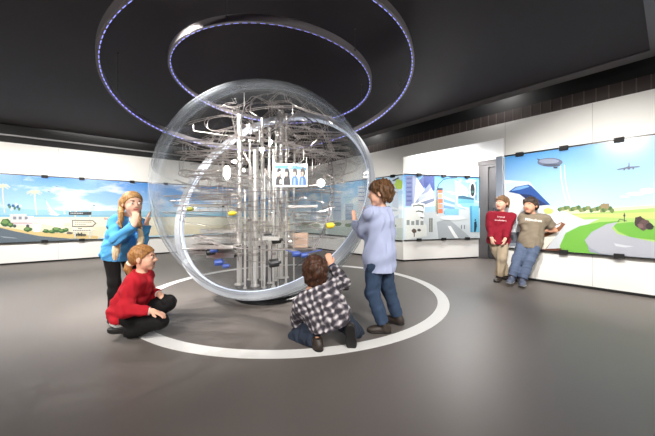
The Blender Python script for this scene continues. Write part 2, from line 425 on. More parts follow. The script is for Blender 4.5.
# palms
for x, y0_, y1_ in ((5,186,213),(37,192,215)):
    ml.line((214,204,182), [(x-2.5,y0_),(x-1.4,(y0_+y1_)/2),(x,y1_)], 1.3)
    for a in range(9):
        an = a*2*PI/9; ml.line((196,202,170), [(x-2.5,y0_),(x-2.5+5*math.cos(an), y0_-2.4*math.sin(an)),(x-2.5+8*math.cos(an), y0_+1.5-2.4*math.sin(an))], 1.1)
# camper van
ml.rect((208,206,208), 10, 214, 27, 225); ml.rect((214,210,212), 10, 219.5, 33, 225.5); ml.rect((228,228,232), 27, 216, 34, 224)
for x in (13.5, 19, 25): ml.rect((126,128,140), x, 216.6, x+3, 219.4)
ml.rect((196,160,160), 10, 222.6, 33, 223.6); ml.blob((70,70,76), 15, 226, 1.7, 1.7, 10); ml.blob((70,70,76), 28, 226, 1.7, 1.7, 10)
for i in range(9): ml.blob([(40,96,150),(70,120,90),(214,226,240)][i%3], 9+i*1.5, 205+(i*7%5), 1.5, 1.8, 7, .6)
# bushes, dunes
for x, y, rx, ry in ((6,223,5.5,4),(11,225,3,2.4),(28,229.5,4,2.4),(46,231,3,2),(57,229.5,5,2.6),(62,231,4,2.2),(52,231.5,3.6,1.8),(66,230,3,2)):
    ml.blob((50,92,44), x, y, rx, ry, 12, .5); ml.blob((110,146,78), x-.6, y-.8, rx*.6, ry*.5, 10, .5)
for x, y, rx in ((80,234.4,3.4),(84,235,2.6),(70,233,3)): ml.blob((104,96,84), x, y, rx, 1.2, 10, .4)
ml.poly((236,236,238), [(32,224),(42,224.5),(40,232),(34,232)]); ml.poly((206,206,212), [(33,226),(41,226.4),(41,227.4),(33,227)])
# sailboat
ml.poly((250,248,240), [(45.6,199.5),(52,209.5),(57.6,213.6),(50.5,213)]); ml.poly((196,194,190), [(45.6,199.5),(50.5,213),(48.5,212)]); ml.line((160,150,140), [(45.4,199),(50.6,214)], .4); ml.poly((230,228,226), [(49,213.6),(60,214),(58,215.6),(51,215.2)])
for x in (64, 70, 76): ml.poly((250,250,250), [(x,209),(x+1.8,214),(x,214)])
# gulls
for x, y in ((56.5,186),(49,191.5),(93.5,205)): ml.poly((70,84,110), [(x-2.2,y-.9),(x,y),(x+2.4,y+.4),(x+.3,y+.9)])
# two sign posts with boards
ml.rect((206,208,206), 74.6, 208, 76.2, 238); ml.rect((206,208,206), 89.2, 208, 90.8, 238)
ml.rect((40,40,44), 69, 211.8, 91.5, 214.9)
for i in range(8): ml.rect((196,196,196), 70.6+i*1.6, 212.7, 71.7+i*1.6, 213.9)
ml.poly((84,78,62), [(72,220),(93,220.2),(96.4,223.2),(93,226.6),(72,226.8)]); ml.poly((236,226,206), [(72.9,220.8),(92.6,221),(95.2,223.2),(92.6,225.8),(72.9,226)])
for i in range(9): ml.rect((150,140,130), 75+i*1.9, 221.8, 76.2+i*1.9, 222.6)
for i in range(6): ml.rect((150,140,130), 75+i*1.9, 224, 76.2+i*1.9, 224.8)
ml.poly((240,232,216), [(72,227.6),(91.5,227.6),(94.6,229.6),(91.5,231.6),(72,231.6)])
for i in range(10): ml.rect((96,90,90), 73+i*1.8, 229.8, 74.3+i*1.8, 230.7)
ml.rect((96,90,90), 78, 228, 82, 228.8)
for i in range(4): ml.rect((52,66,58), 76+i*1.7, 233.5-(i%2), 77.2+i*1.7, 236)
ml.rect((222,214,196), 64, 223, 70, 226); ml.rect((214,176,176), 104, 218.2, 109, 219.4)
ml.rect((224,150,140), 104.5, 217.4, 105.4, 219.8); ml.rect((224,150,140), 108, 217.4, 108.8, 219.8)
for x in (136, 190, 222, 150): ml.rect((150,170,180), x, 208, x+.8, 216)
sl = [ml.sz(x, 210)[0] for x in (23.2, 98.2)]; cl = [ml.sz(x, 190)[0] for x in (45, 82)]
ml.finish('wall_mural', 'glazed beach mural with a sailboat and sign boards, on the left wall behind the girls', sl+[sl[1]+.9, sl[1]+1.8], [sl[0]-.9]+cl+[cl[1]+.9, cl[1]+1.6])

# ---- far stretch of the right wall: city view seen through the sphere
mf = Mural(RP0, RD, -RN)
tC = float(np.dot(CORN-RP0, RD))-.12
mf.slab(sky_print('city_sky_far', (120,186,232), (226,238,244), .95-.445, 1.8-.445, amount=.5, scale=2.0), tA+.004, tC, .445, 1.80)
for i, (x, w, y) in enumerate(((396,6,178),(388,6,196),(380,7,190),(371,6,200),(362,7,186),(350,8,204),(338,8,196),(326,8,206),(314,6,200))):
    mf.rect([(196,206,220),(226,230,234),(170,190,214)][i%3], x-w/2, y, x+w/2, 222)
    for k in range(4): mf.rect((150,170,196), x-w/2+.6, y+2+k*4, x+w/2-.6, y+3.2+k*4)
mf.blob((180,208,90), 399.5, 184.5, 4, 5.4, 14, .3); mf.poly((90,94,104), [(393,180.5),(399,177.4),(400,178.4),(394,181.6)])
mf.poly((216,220,214), [(300,222),(404,218),(404,242),(300,232)]); mf.poly((196,206,200), [(300,226),(404,228),(404,242),(300,232)])
for i in range(9): mf.blob((120,140,110), 306+i*11, 224+(i%3), 4, 2, 10, .5)
mf.blob((226,230,234), 392, 212, 9, 5, 16); mf.blob((176,190,206), 392, 210.4, 7, 1, 12)
sf = [mf.sz(x, 200)[0] for x in (384, 350)]
mf.finish('wall_mural', 'glazed city mural running from the white corner behind the glass sphere', sf, [mf.sz(x, 200)[0] for x in (394, 374)])

# ---- niche back wall: city street
mn = Mural(PA, bd, -bn)
tN = float(np.dot(PB-PA, bd))
mn.slab(sky_print('city_sky_niche', (98,164,226), (190,216,238), .95-.455, 1.81-.455, amount=.1, scale=2.), .004, tN-.01, .455, 1.812)
mn.poly((206,210,214), [(404,214),(480,208),(480,240),(404,242)])
mn.poly((168,172,178), [(436,222),(448,219),(466,234),(470,240),(438,240)]); mn.poly((244,244,244), [(447,226),(450,226),(458,238),(454,238)])
mn.poly((58,76,140), [(423,175),(434,175),(434,190),(430,196),(423,186)]); mn.poly((88,100,160), [(417,182),(423,176),(424,200),(416,200)])
mn.poly((120,130,176), [(405,176),(412,176),(412,206),(405,206)]); mn.poly((168,176,206), [(412,176),(416,176),(416,206),(412,206)])
for i in range(6): mn.rect((86,98,150), 406, 178+i*4.4, 411, 179.6+i*4.4)
mn.poly((240,240,243), [(416,177.5),(424,190),(429,183.5),(434,196),(435.5,206),(413,208)])
mn.poly((150,158,186), [(424,190),(429,183.5),(431,188),(417,203),(414,203)]); mn.poly((196,202,216), [(418,196),(432,190),(434,193),(418,202)]); mn.poly((128,138,166), [(413,205),(433,198),(434,201),(414,208.5)])
for k, (y, w) in enumerate(((206,13),(212,12),(218,11.5))):              # rounded banded hall
    mn.poly((246,246,244), [(411,y-2),(418,y-3.4),(424,y-2.4),(411+w,y+1),(411+w,y+6),(420,y+4),(411,y+4)])
    mn.poly((84,86,82), [(412,y-.4),(418,y-1.6),(423,y-.6),(411+w-1,y+2.4),(411+w-1,y+3.3),(422,y+.6),(418,y-.3),(412,y+.7)])
mn.poly((226,226,222), [(404,208),(412,207),(426,226),(426,236),(404,241)])
for i in range(4): mn.rect((140,146,148), 406+i*4.6, 220+(i%2), 409+i*4.6, 225)
mn.blob((86,66,58), 413.6, 231, 2.6, 2.2, 10, .4); mn.poly((86,66,58), [(413,231),(414.2,231),(414,237),(413.2,237)]); mn.blob((84,78,70), 418.5, 230, 1.8, 1.4, 8, .4)
for x in (428.6, 430.6): mn.rect((110,108,96), x, 220, x+1.2, 232); mn.blob((110,108,96), x+.6, 219, .8, 1, 8)
mn.poly((176,180,140), [(434.5,200),(439,199),(438.6,212),(434.8,212)])
for i in range(5): mn.rect([(226,120,86),(240,160,130)][i%2], 437, 189+i*5, 442, 193+i*5)
mn.rect((236,220,206), 436, 188, 437.2, 216); mn.rect((60,70,84), 437, 188, 442, 190.5)
for i in range(7): mn.poly([(190,210,230),(120,160,200)][i%2], [(443,196+i*3),(454,200+i*2.5),(454,202.5+i*2.5),(443,199+i*3)])
mn.rect((132,190,220), 444, 209, 458, 215)
mn.line((26,54,90), [(436.4,214),(436.4,190),(438,184),(443,179.5),(450,177.8)], .8); mn.poly((46,70,100), [(449,177.2),(456,177),(456.5,178.2),(450,178.8)])
mn.poly((222,234,244), [(454,180),(466,188),(468,210),(456,206)])
mn.poly((112,176,204), [(457,197),(473,200),(473,203),(457,204)]); mn.poly((60,96,120), [(457,196),(462,195.4),(473,198.6),(473,200),(457,198.6)]); mn.poly((140,200,222), [(459,204),(473,203),(472,208),(462,207)])
mn.poly((112,188,222), [(469,206),(478,206),(478.5,232),(469.5,232)]); mn.poly((80,152,196), [(469,206),(471,206),(471.4,232),(469.5,232)])
mn.blob((220,224,232), 471.6, 190, 3.6, 8, 16); mn.blob((40,46,52), 471.6, 190, 2.2, 6.6, 14); mn.blob((70,110,104), 471.6, 192, 1.3, 1.4, 10); mn.rect((56,60,66), 474.6, 182, 475.4, 200)
mn.poly((34,54,74), [(473.2,222),(475.4,221),(476,226),(474.6,232),(473,232)]); mn.blob((34,54,74), 474.3, 220, .8, 1, 8)
for x in (460,463): mn.rect((120,124,128), x, 225, x+1, 229)
mn.blob((222,224,226), 452, 218, 12, 2.4, 14, .2)
sn = [mn.sz(435.6, 200)[0]]
mn.finish('wall_mural', 'glazed city street mural with a traffic light, in the bright niche beside the door', sn, [mn.sz(x, 200)[0] for x in (418, 442.5, 466)])
# ================================================================== the glass sphere and the ball-track sculpture inside it
SCN = np.array([-.70, 3.42, 1.234]); SR = 1.231; SI = SR-.022
AX = nrm([-.2729, -.8397, .4695]); DC = .0                     # seam plane: normal towards the camera, left and up
M_acr = clear('clear_acrylic', (.992,.994,.996), 0.55, 4.8, (.82,.86,.90), .012, .19)
M_acr_in = M_acr
M_rim = clear('clear_acrylic_rim', (.80,.83,.85), .8, .5, (.66,.69,.73), .10, .92, (250,250,252))
M_edge = mat('frosted_rim_edge_glow', (222,230,246), .25, 0, .45)  # emission stands in for LED light reflected in the rim
M_plinth = mat('black_plinth', (22,22,24), .35)

sph = empty('glass_sphere', (SCN[0], SCN[1], 0), 'huge clear glass sphere with a thick tilted rim, standing in the middle of the floor', 'sphere')
def dome(name, sgn):
    a0 = math.acos(max(-1, min(1, sgn*DC/SR)))-.012           # polar angle of the seam seen from this dome's pole
    ths = np.linspace(.0005, a0, 60)
    prof = [(SR*math.sin(t), sgn*SR*math.cos(t)) for t in ths]+[(SI*math.sin(t), sgn*SI*math.cos(t)) for t in ths[::-1]]
    if sgn < 0: prof = prof[::-1]
    m = MB(); m.lathe(prof, SCN, AX, 144)
    return m.build(name, M_acr, sph, smooth=True)
dome('front_dome', 1); dome('rear_dome', -1)
# the seam: two clear flanges bolted together with an inner edge made to glow like reflected LED light
m = MB(); q = SCN+AX*DC; rr = math.sqrt(SR**2-DC**2)
for h0, h1 in ((-.040,-.002),(.002,.040)):
    m.lathe([(rr*.975,h0),(rr*1.030,h0),(rr*1.030,h1),(rr*.975,h1)], q, AX, 160, closed=True)
m.build('rim', M_rim, sph)
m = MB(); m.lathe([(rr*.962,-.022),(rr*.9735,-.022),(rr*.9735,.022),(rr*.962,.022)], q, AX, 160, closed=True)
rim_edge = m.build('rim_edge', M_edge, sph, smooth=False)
pl = MB(); pl.lathe([(.30,.0),(.39,.0),(.40,.006),(.40,.032),(.39,.038),(.30,.038)], (SCN[0],SCN[1],0), n=72, closed=True)
tag(pl.build('round_plinth', M_plinth, None, (SCN[0],SCN[1],0)), 'low black round plinth under the glass sphere', 'plinth')

# ---------------- sculpture
M_chr = mat('brushed_steel', (226,222,218), .28, .75)
M_wire = mat('steel_wire', (176,168,164), .30, .7)
M_wire2 = mat('dark_wire', (92,88,90), .4, .8)
M_tray = mat('dark_tray', (62,60,62), .5, .3)
M_blu = mat('blue_plastic', (52,76,150), .4)
M_yel = mat('yellow_plastic', (236,206,40), .4)
M_blk = mat('black_motor', (26,26,28), .45)
M_glint = mat('reflection_glow', (255,252,244), .3, 0, 6.)  # self-lit white for the imitated spotlight reflections
scu = empty('ball_track_sculpture', (SCN[0], SCN[1], .11), 'tall steel ball-track machine of pillars and wire rails inside the glass sphere', 'kinetic sculpture')
m = MB(); m.lathe([(.0005,.122),(.38,.122),(.385,.126),(.385,.136),(.38,.140),(.0005,.140)], (SCN[0],SCN[1],0), n=64)
m.build('base_plate', M_plinth, scu)
def inside(p, r=SI-.085):
    v = np.asarray(p, float)-SCN; L = np.linalg.norm(v)
    return SCN+v*min(1, r/max(L, 1e-6))
pillars = [(238.5,3.36,115,.030),(249,3.62,140,.017),(255,3.28,150,.028),(262,3.60,118,.020),(269.5,3.42,128,.018),(281,3.70,111,.032),
           (289,3.78,113,.020),(273.5,3.24,150,.015),(245,3.18,190,.013),(276,3.55,118,.014),(264.5,3.20,175,.012),(286,3.38,170,.013)]
PXY = []
for x, Y, yt, r in pillars:
    p = W(x, yt, Y); top = min(p[2], inside((p[0],p[1],p[2]))[2]); dx = np.array([p[0]-SCN[0], p[1]-SCN[1]])
    L = np.linalg.norm(dx); 
    if L > .345: dx *= .345/L
    X_, Y_ = SCN[0]+dx[0], SCN[1]+dx[1]; PXY.append((X_,Y_,top,r))
    m = MB(); m.lathe([(.0005,.141),(r*1.8,.141),(r*1.8,.156),(r,.157),(r,top-.02),(r*1.25,top-.019),(r*1.25,top),(.0005,top)], (X_,Y_,0), n=14)
    po = m.build('pillar', M_chr, scu, smooth=False)
    for k in range(random.randint(3,5)):
        m = MB(); z = random.uniform(.4, top-.2); m.lathe([(r+.001,z),(r+.010,z),(r+.010,z+.03),(r+.001,z+.03)], (X_,Y_,0), n=12, closed=True)
        m.build('clamp_ring', M_wire, po)

def catmull(P, n=10):
    P = np.asarray(P, float); Q = np.vstack([2*P[0]-P[1], P, 2*P[-1]-P[-2]]); out = []
    for i in range(1, len(Q)-2):
        p0,p1,p2,p3 = Q[i-1:i+3]
        for t in np.linspace(0, 1, n, endpoint=False):
            out.append(.5*((2*p1)+(-p0+p2)*t+(2*p0-5*p1+4*p2-p3)*t*t+(-p0+3*p1-3*p2+p3)*t**3))
    out.append(Q[-2]); return np.array(out)
def track(path, gauge=.036, r=.0029, tie=.11, m_=None, name='wire_track', guard=False):
    path = np.array([inside(p) for p in path])
    t = np.gradient(path, axis=0); t /= np.maximum(np.linalg.norm(t, axis=1), 1e-9)[:,None]
    up = np.array([0,0,1.]); s = np.cross(t, up); L = np.linalg.norm(s, axis=1)
    last = np.array([1.,0,0]); sd = []
    for i in range(len(path)):
        if L[i] > .25: v = s[i]/L[i]; last = v if v@last > -.2 or i == 0 else -v
        sd.append(last)
    sd = np.array(sd); mb = MB()
    A = path+sd*gauge/2; B = path-sd*gauge/2
    mb.tube(A, r, 4); mb.tube(B, r, 4)
    if guard: mb.tube(path+np.array([0,0,gauge*.9]), r*.8, 4)
    acc = 0
    for i in range(1, len(path)):
        acc += np.linalg.norm(path[i]-path[i-1])
        if acc > tie:
            acc = 0; lo = path[i]-np.array([0,0,.016])
            mb.tube([A[i], lo, B[i]], r*.8, 4)
            if guard: mb.tube([A[i], path[i]+np.array([0,0,gauge*.9]), B[i]], r*.7, 4)
    return mb.build(name, m_ or M_wire, scu)
def strut(a, b, r=.0035, acc=None):
    acc.tube([a, b], r, 4)
cx_, cy_ = SCN[0], SCN[1]
R_ = random.Random(11)
paths = []
# broad level sweeps round the pillars, dropping slowly
for k in range(17):
    z = .55+k*.092+R_.uniform(-.02,.02); rho_max = math.sqrt(max(.05, (SI-.07)**2-(z-SCN[2])**2))
    rho = min(rho_max, R_.uniform(.45, 1.05)); a0 = R_.uniform(0, 2*PI); span = R_.uniform(1.6, 4.6)*R_.choice((1,-1))
    ex = R_.uniform(.75, 1.); ph = R_.uniform(0, 6)
    pts = []
    for t in np.linspace(0, 1, 60):
        a = a0+span*t; rr_ = rho*(1+.10*math.sin(3*a+ph))
        pts.append((cx_+rr_*math.cos(a), cy_+rr_*ex*math.sin(a), z-.12*t+.012*math.sin(9*t+ph)))
    paths.append((pts, {}))
# zigzag runs, left and right
for k in range(15):
    side = -1 if k % 5 < 3 else 1
    z = .62+k*.092; w = R_.uniform(.35,.62); x0 = side*R_.uniform(.30,.42); y0 = R_.uniform(-.5,.45); P = []
    for j in range(5):
        xa, xb = x0, x0+side*w
        P += [(cx_+(xa if j%2 == 0 else xb), cy_+y0+j*.055, z-j*.022), (cx_+(xb if j%2 == 0 else xa), cy_+y0+j*.055+.01, z-j*.022-.012)]
    paths.append((catmull(P, 6), {'gauge':.028}))
# crown of curls over the pillars
for k in range(9):
    a = R_.uniform(0, 2*PI); c = np.array([cx_+.62*math.cos(a)*R_.uniform(.2,1), cy_+.5*math.sin(a), R_.uniform(1.65,2.22)]); rl = R_.uniform(.04,.10); P = []
    v = np.array([math.cos(a), math.sin(a), 0]); s_ = np.array([-v[1], v[0], 0])
    for t in np.linspace(-.2, .8+R_.random()*.9, 34):
        q_ = 2*PI*t; P.append(c+v*rl*math.sin(q_)*R_.choice((1,))+np.array([0,0,1])*rl*.7*math.cos(q_)+s_*(t-.9)*.16)
    ln = [P[0]-v*.3+np.array([0,0,.02]), P[0]-v*.12]
    paths.append((np.array(ln+P), {'gauge':.026,'guard':k%3==0}))
# the long hooked rails at the top left and top centre (seen against the dark ceiling)
for pts in ([(240,118,3.3),(222,116,3.3),(208,119,3.35),(207,127,3.4),(216,131,3.4),(236,126,3.4)], [(240,132,3.3),(222,131,3.2),(214,137,3.2),(211,146,3.2),(213,160,3.2)],
            [(252,118,3.3),(246,108,3.3),(256,103,3.35),(268,104,3.4),(274,112,3.5),(262,118,3.6),(250,112,3.6)], [(262,118,3.5),(276,108,3.5),(300,112,3.5),(318,122,3.5),(326,140,3.5)],
            [(236,140,3.3),(214,150,3.2),(196,147,3.25),(186,143,3.3),(184,150,3.4),(196,156,3.4),(236,152,3.4)], [(236,165,3.2),(205,172,3.1),(184,170,3.2),(182,176,3.3),(205,180,3.4),(240,176,3.4)],
            [(283,136,3.4),(306,128,3.2),(324,136,3.2),(328,150,3.3),(312,156,3.5),(290,150,3.6)], [(283,158,3.3),(304,150,3.1),(326,156,3.2),(330,166,3.4),(304,172,3.6)],
            [(238,196,3.0),(205,199,2.95),(176,197,3.1),(174,204,3.3),(205,207,3.4),(240,203,3.4)], [(240,215,3.0),(210,217,2.9),(186,216,3.0),(184,222,3.2),(214,226,3.3)],
            [(286,202,3.0),(312,200,3.0),(330,206,3.2),(326,214,3.4),(300,212,3.5)], [(286,222,3.0),(308,226,3.0),(322,232,3.2),(314,240,3.4),(290,236,3.5)],
            [(278,248,3.0),(296,251,2.95),(310,254,3.05),(318,246,3.2)], [(250,130,3.1),(262,138,3.0),(276,132,3.0),(286,142,3.1),(276,154,3.2),(262,150,3.2)]):
    paths.append((catmull([W(*p) for p in pts], 9), {'gauge':.034}))
# steep drops from the crown to the low trays
for k in range(7):
    a = R_.uniform(0, 2*PI); P = [(cx_+.5*math.cos(a), cy_+.45*math.sin(a), 1.95), (cx_+.62*math.cos(a+.4), cy_+.55*math.sin(a+.4), 1.6), (cx_+.5*math.cos(a+.9), cy_+.5*math.sin(a+.9), 1.1), (cx_+.42*math.cos(a+1.5), cy_+.42*math.sin(a+1.5), .62)]
    paths.append((catmull(P, 14), {'tie':.07}))
# dense wandering rails on the upper right, the upper left and through the middle
def wander(cx0, cy0, cz0, ext, n_, step):
    p = np.array([cx0, cy0, cz0])+np.array([R_.uniform(-1,1)*ext[i] for i in range(3)]); v = nrm([R_.uniform(-1,1), R_.uniform(-1,1), R_.uniform(-.4,.4)]); P = [p]
    for i in range(n_):
        v = nrm(v+np.array([R_.uniform(-1,1), R_.uniform(-1,1), R_.uniform(-.7,.6)])*.75)
        q = P[-1]+v*step*R_.uniform(.7,1.3)
        for j, c0 in enumerate((cx0, cy0, cz0)):
            if abs(q[j]-c0) > ext[j]: q[j] = c0+math.copysign(ext[j]*.95, q[j]-c0); v[j] *= -1
        P.append(q)
    return catmull(P, 6)
for k in range(13): paths.append((wander(cx_+.52, cy_, 1.78, (.42,.62,.42), 13, .15), {'gauge':.034,'tie':.07}))
for k in range(8): paths.append((wander(cx_-.52, cy_, 1.70, (.42,.6,.42), 12, .16), {'gauge':.034,'tie':.07}))
for k in range(8): paths.append((wander(cx_, cy_, 2.08, (.50,.45,.27), 12, .13), {'gauge':.032,'tie':.06}))
for P, kw in paths: track(P, **kw)
# many thin brackets from the pillars out to the rails: one part per pillar cluster level
for k in range(12):
    z0 = .5+k*.14
    for j in range(8):
        mb = MB(); X_, Y_, top, r = PXY[R_.randrange(len(PXY))]
        z = min(top-.05, z0+R_.uniform(-.05,.05)); a = R_.uniform(0, 2*PI); L = R_.uniform(.2,.75)
        e_ = inside((X_+L*math.cos(a), Y_+L*math.sin(a), z+R_.uniform(-.02,.06)), SI-.08)
        mb.tube([(X_+r*.8*math.cos(a), Y_+r*.8*math.sin(a), z), e_, inside(e_+np.array([0,0,R_.uniform(.04,.14)]), SI-.06)], .0045, 5)
        mb.build('bracket', M_chr if k%2 else M_wire, scu)
# fine uprights
for k in range(9):
    a = R_.uniform(0, 2*PI); rho = R_.uniform(.2,.33); mb = MB(); x, y = cx_+rho*math.cos(a), cy_+rho*math.sin(a)
    mb.tube([(x,y,.141),(x,y,R_.uniform(1.5,2.15))], .006, 6); mb.build('upright_rod', M_chr, scu)
# the curved lift rail on the right side, dark, with rungs
arc = catmull([W(*p) for p in ((305,117,3.55),(314,124,3.5),(324,142,3.4),(330.5,166,3.3),(332,190,3.25),(329.5,212,3.2),(322,235,3.15),(310,254,3.1),(296,266,3.1))], 10)
track(arc, gauge=.045, r=.007, tie=.05, m_=M_wire2, name='lift_rail')
def tray(px, py, Y, w, d, h=.02):
    p = W(px, py, Y); mb = MB(); mb.box((p[0]-w/2,p[1]-d/2,p[2]), (p[0]+w/2,p[1]+d/2,p[2]+h)); 
    for sx in (-1,1): mb.box((p[0]+sx*w/2-.006,p[1]-d/2,p[2]+h), (p[0]+sx*w/2+.006,p[1]+d/2,p[2]+h+.025), 1)
    mb.box((p[0]-w/2,p[1]-d/2-.006,p[2]), (p[0]+w/2,p[1]-d/2+.006,p[2]+h+.02), 1)
    return mb.build('tray', [M_tray, M_chr], scu)
tray(222,247,3.15,.38,.40); tray(220,232.5,3.35,.40,.12,.014); tray(272,240,3.0,.17,.10); tray(222,257,3.2,.30,.10,.03); tray(208,207,3.2,.34,.08,.012); tray(303,208,3.3,.32,.08,.012)
m = MB(); p = W(300,240,3.6); m.box(p-np.array([.10,.05,.09]), p+np.array([.10,.05,.09])); m.build('control_box', mat('tan_board', (168,140,122), .6), scu)
for x, y, Y, s_, mm, nm in ((268,237,3.05,.035,M_blk,'motor'),(276.5,240,3.05,.04,M_blk,'motor'),(274,263,3.05,.045,M_blk,'motor'),(211,252,3.0,.035,M_blk,'motor'),
                    (219,262.5,3.0,.035,M_blu,'blue_drive'),(214,250,2.98,.028,M_blu,'blue_drive'),(296,254,2.9,.03,M_blu,'blue_drive'),(304,255,2.9,.026,M_blu,'blue_drive'),(226,266,3.0,.025,M_blu,'blue_drive'),
                    (232,213,2.9,.026,M_yel,'yellow_cap'),(330,225.5,3.0,.030,M_yel,'yellow_cap'),(190,209,2.9,.022,mat('olive_plastic', (150,150,60), .5),'olive_cap')):
    p = W(x, y, Y); mb = MB(); mb.lathe([(.0005,-s_*1.3),(s_*.8,-s_*1.3),(s_,-s_),(s_,s_),(s_*.8,s_*1.2),(s_*.35,s_*1.25),(s_*.35,s_*1.7),(.0005,s_*1.7)], p, (1,.3,.1), 12)
    mb.build(nm, mm, scu)
for a_, b_ in (((286,250),(300,254)),((300,254),(322,250))):
    mb = MB(); mb.tube([W(a_[0],a_[1],2.95), W(b_[0],b_[1],2.95)], .008, 6); mb.build('blue_hose', M_blu, scu)
# two added glowing balls on stems, imitating spotlight reflections in the acrylic
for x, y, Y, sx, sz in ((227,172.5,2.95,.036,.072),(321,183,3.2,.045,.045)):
    p = W(x, y, Y); mb = MB(); mb.ball(p, 1, 16, sc=(sx,sx,sz)); lo = mb.build('glint_ball', M_glint, scu, smooth=True)
    mb = MB(); mb.tube([p+np.array([0,0,-sz]), p+np.array([.02,.05,-.35])], .006, 6); mb.build('glint_stem', M_wire, lo)
# picture screen with four figures
def screen():
    Y = 2.98; a = W(274,161.5,Y); b = W(307.5,163.5,Y); c = W(307,187,Y); d = W(274,186,Y)
    x0, x1 = a[0], b[0]; z0, z1 = c[2], b[2]; cols = [(214,232,242),(238,240,242),(96,168,214),(34,30,36),(226,190,172),(70,118,184),(236,226,222),(60,44,40),(150,176,214)]
    ms = [mat('screen_%d' % i, tuple(int(v*.8) for v in cc), .4, 0, .12) for i, cc in enumerate(cols)]
    mb = MB(); mb.box((x0,Y,z0),(x1,Y+.015,z1),1)
    w = x1-x0; h = z1-z0; k = [0]
    def poly(mi, pts):
        k[0] += 1; y = Y-.0006-k[0]*.0002; mb.add([(x0+u*w, y, z0+v*h) for u, v in pts], [tuple(range(len(pts)))], mi)
    def ell(mi, cu, cv, ru, rv): poly(mi, [(cu+ru*math.cos(t), cv+rv*math.sin(t)) for t in np.linspace(0, 2*PI, 14, endpoint=False)])
    poly(0, [(.03,.05),(.97,.05),(.97,.95),(.03,.95)]); poly(2, [(.03,.80),(.97,.72),(.97,.80),(.5,.93),(.03,.90)]); poly(1, [(.03,.05),(.97,.05),(.97,.16),(.03,.13)])
    for i, (cu, body, hair) in enumerate(((.15,3,3),(.38,3,3),(.62,5,7),(.85,5,7))):
        poly(body, [(cu-.10,.08),(cu+.11,.08),(cu+.10,.34),(cu+.05,.46),(cu-.05,.46),(cu-.09,.34)])
        if body == 5: poly(8, [(cu-.05,.08),(cu+.03,.08),(cu+.02,.38),(cu-.03,.38)])
        else: poly(6 if i == 0 else 3, [(cu+.02,.12),(cu+.08,.14),(cu+.07,.34),(cu+.02,.30)])
        ell(hair, cu+.01, .62, .07, .17); ell(4, cu-.012, .56, .045, .12); poly(hair, [(cu-.06,.64),(cu+.07,.64),(cu+.06,.76),(cu,.80),(cu-.05,.76)])
        if i in (1,): poly(3, [(cu+.02,.36),(cu+.09,.36),(cu+.09,.66),(cu+.03,.62)])
    o = mb.build('picture_screen', ms, scu); o['label'] = 'small lit picture screen showing four people'
    mb = MB(); mb.tube([((x0+x1)/2, Y+.02, z0+h*.5), (PXY[5][0], PXY[5][1]-.03, z0+h*.5)], .008, 6); mb.build('screen_arm', M_wire, o)
screen()

# ------------------------------------------------------------------ the two LED rings under the ceiling
M_ring = mat('grey_ring_band', (132,126,128), .5)
M_led = mat('blue_white_led', (142,146,238), .4, 0, 1.7)
def light_ring(c, r, tx, ty, h, nled, label, nwire, a_w):
    root = empty('ring_light', tuple(c), label, 'ceiling light')
    n = nrm([-tx, -ty, 1.]); th = .02
    m = MB(); m.lathe([(r,0),(r+th,0),(r+th,h),(r,h)], c, n, 128, closed=True); band_ = m.build('band', M_ring, root)
    a = nrm(np.cross(n, (0,1.,0))); b = np.cross(n, a); m = MB(); c = np.array(c, float)
    v = []; f_ = []; mi = []; N_ = nled*2
    for k in range(N_):
        t = 2*PI*(k+(.12 if k%2 else -.12))/N_; d = math.cos(t)*a+math.sin(t)*b
        v += [c+d*(r-.006)+n*.001, c+d*(r+.004)+n*.001, c+d*(r+.004)+n*.011, c+d*(r-.006)+n*.011]
    for k in range(N_):
        j = (k+1)%N_
        for q in range(4): f_.append((k*4+q, k*4+(q+1)%4, j*4+(q+1)%4, j*4+q)); mi.append(k%2)
    mesh_obj('led_strip', v, f_, [M_led, M_ring], root, midx=mi)
    for k in range(nwire):
        t = a_w+2*PI*k/nwire; d = math.cos(t)*a+math.sin(t)*b; p = c+d*(r+th+.006)+n*(h*.6); m = MB()
        m.tube([p, (p[0],p[1],CZ-.004)], .0022, 5); m.lathe([(.0005,CZ-.012),(.009,CZ-.012),(.009,CZ-.0005),(.0005,CZ-.0005)], (p[0],p[1],0), n=8)
        m.lathe([(.0005,-.008),(.008,-.008),(.008,.008),(.0005,.008)], p, (0,0,1), 6)
        m.build('suspension_wire', M_wire2, root)
light_ring((-.617,3.42,2.468), 1.116, -.02, -.04, .062, 96, 'smaller inner ring light with blue LEDs, hanging over the glass sphere', 6, .35)
light_ring((-.66,3.42,2.322), 1.629, .12, -.12, .078, 150, 'larger tilted outer ring light with blue LEDs, around the smaller ring', 6, .2)
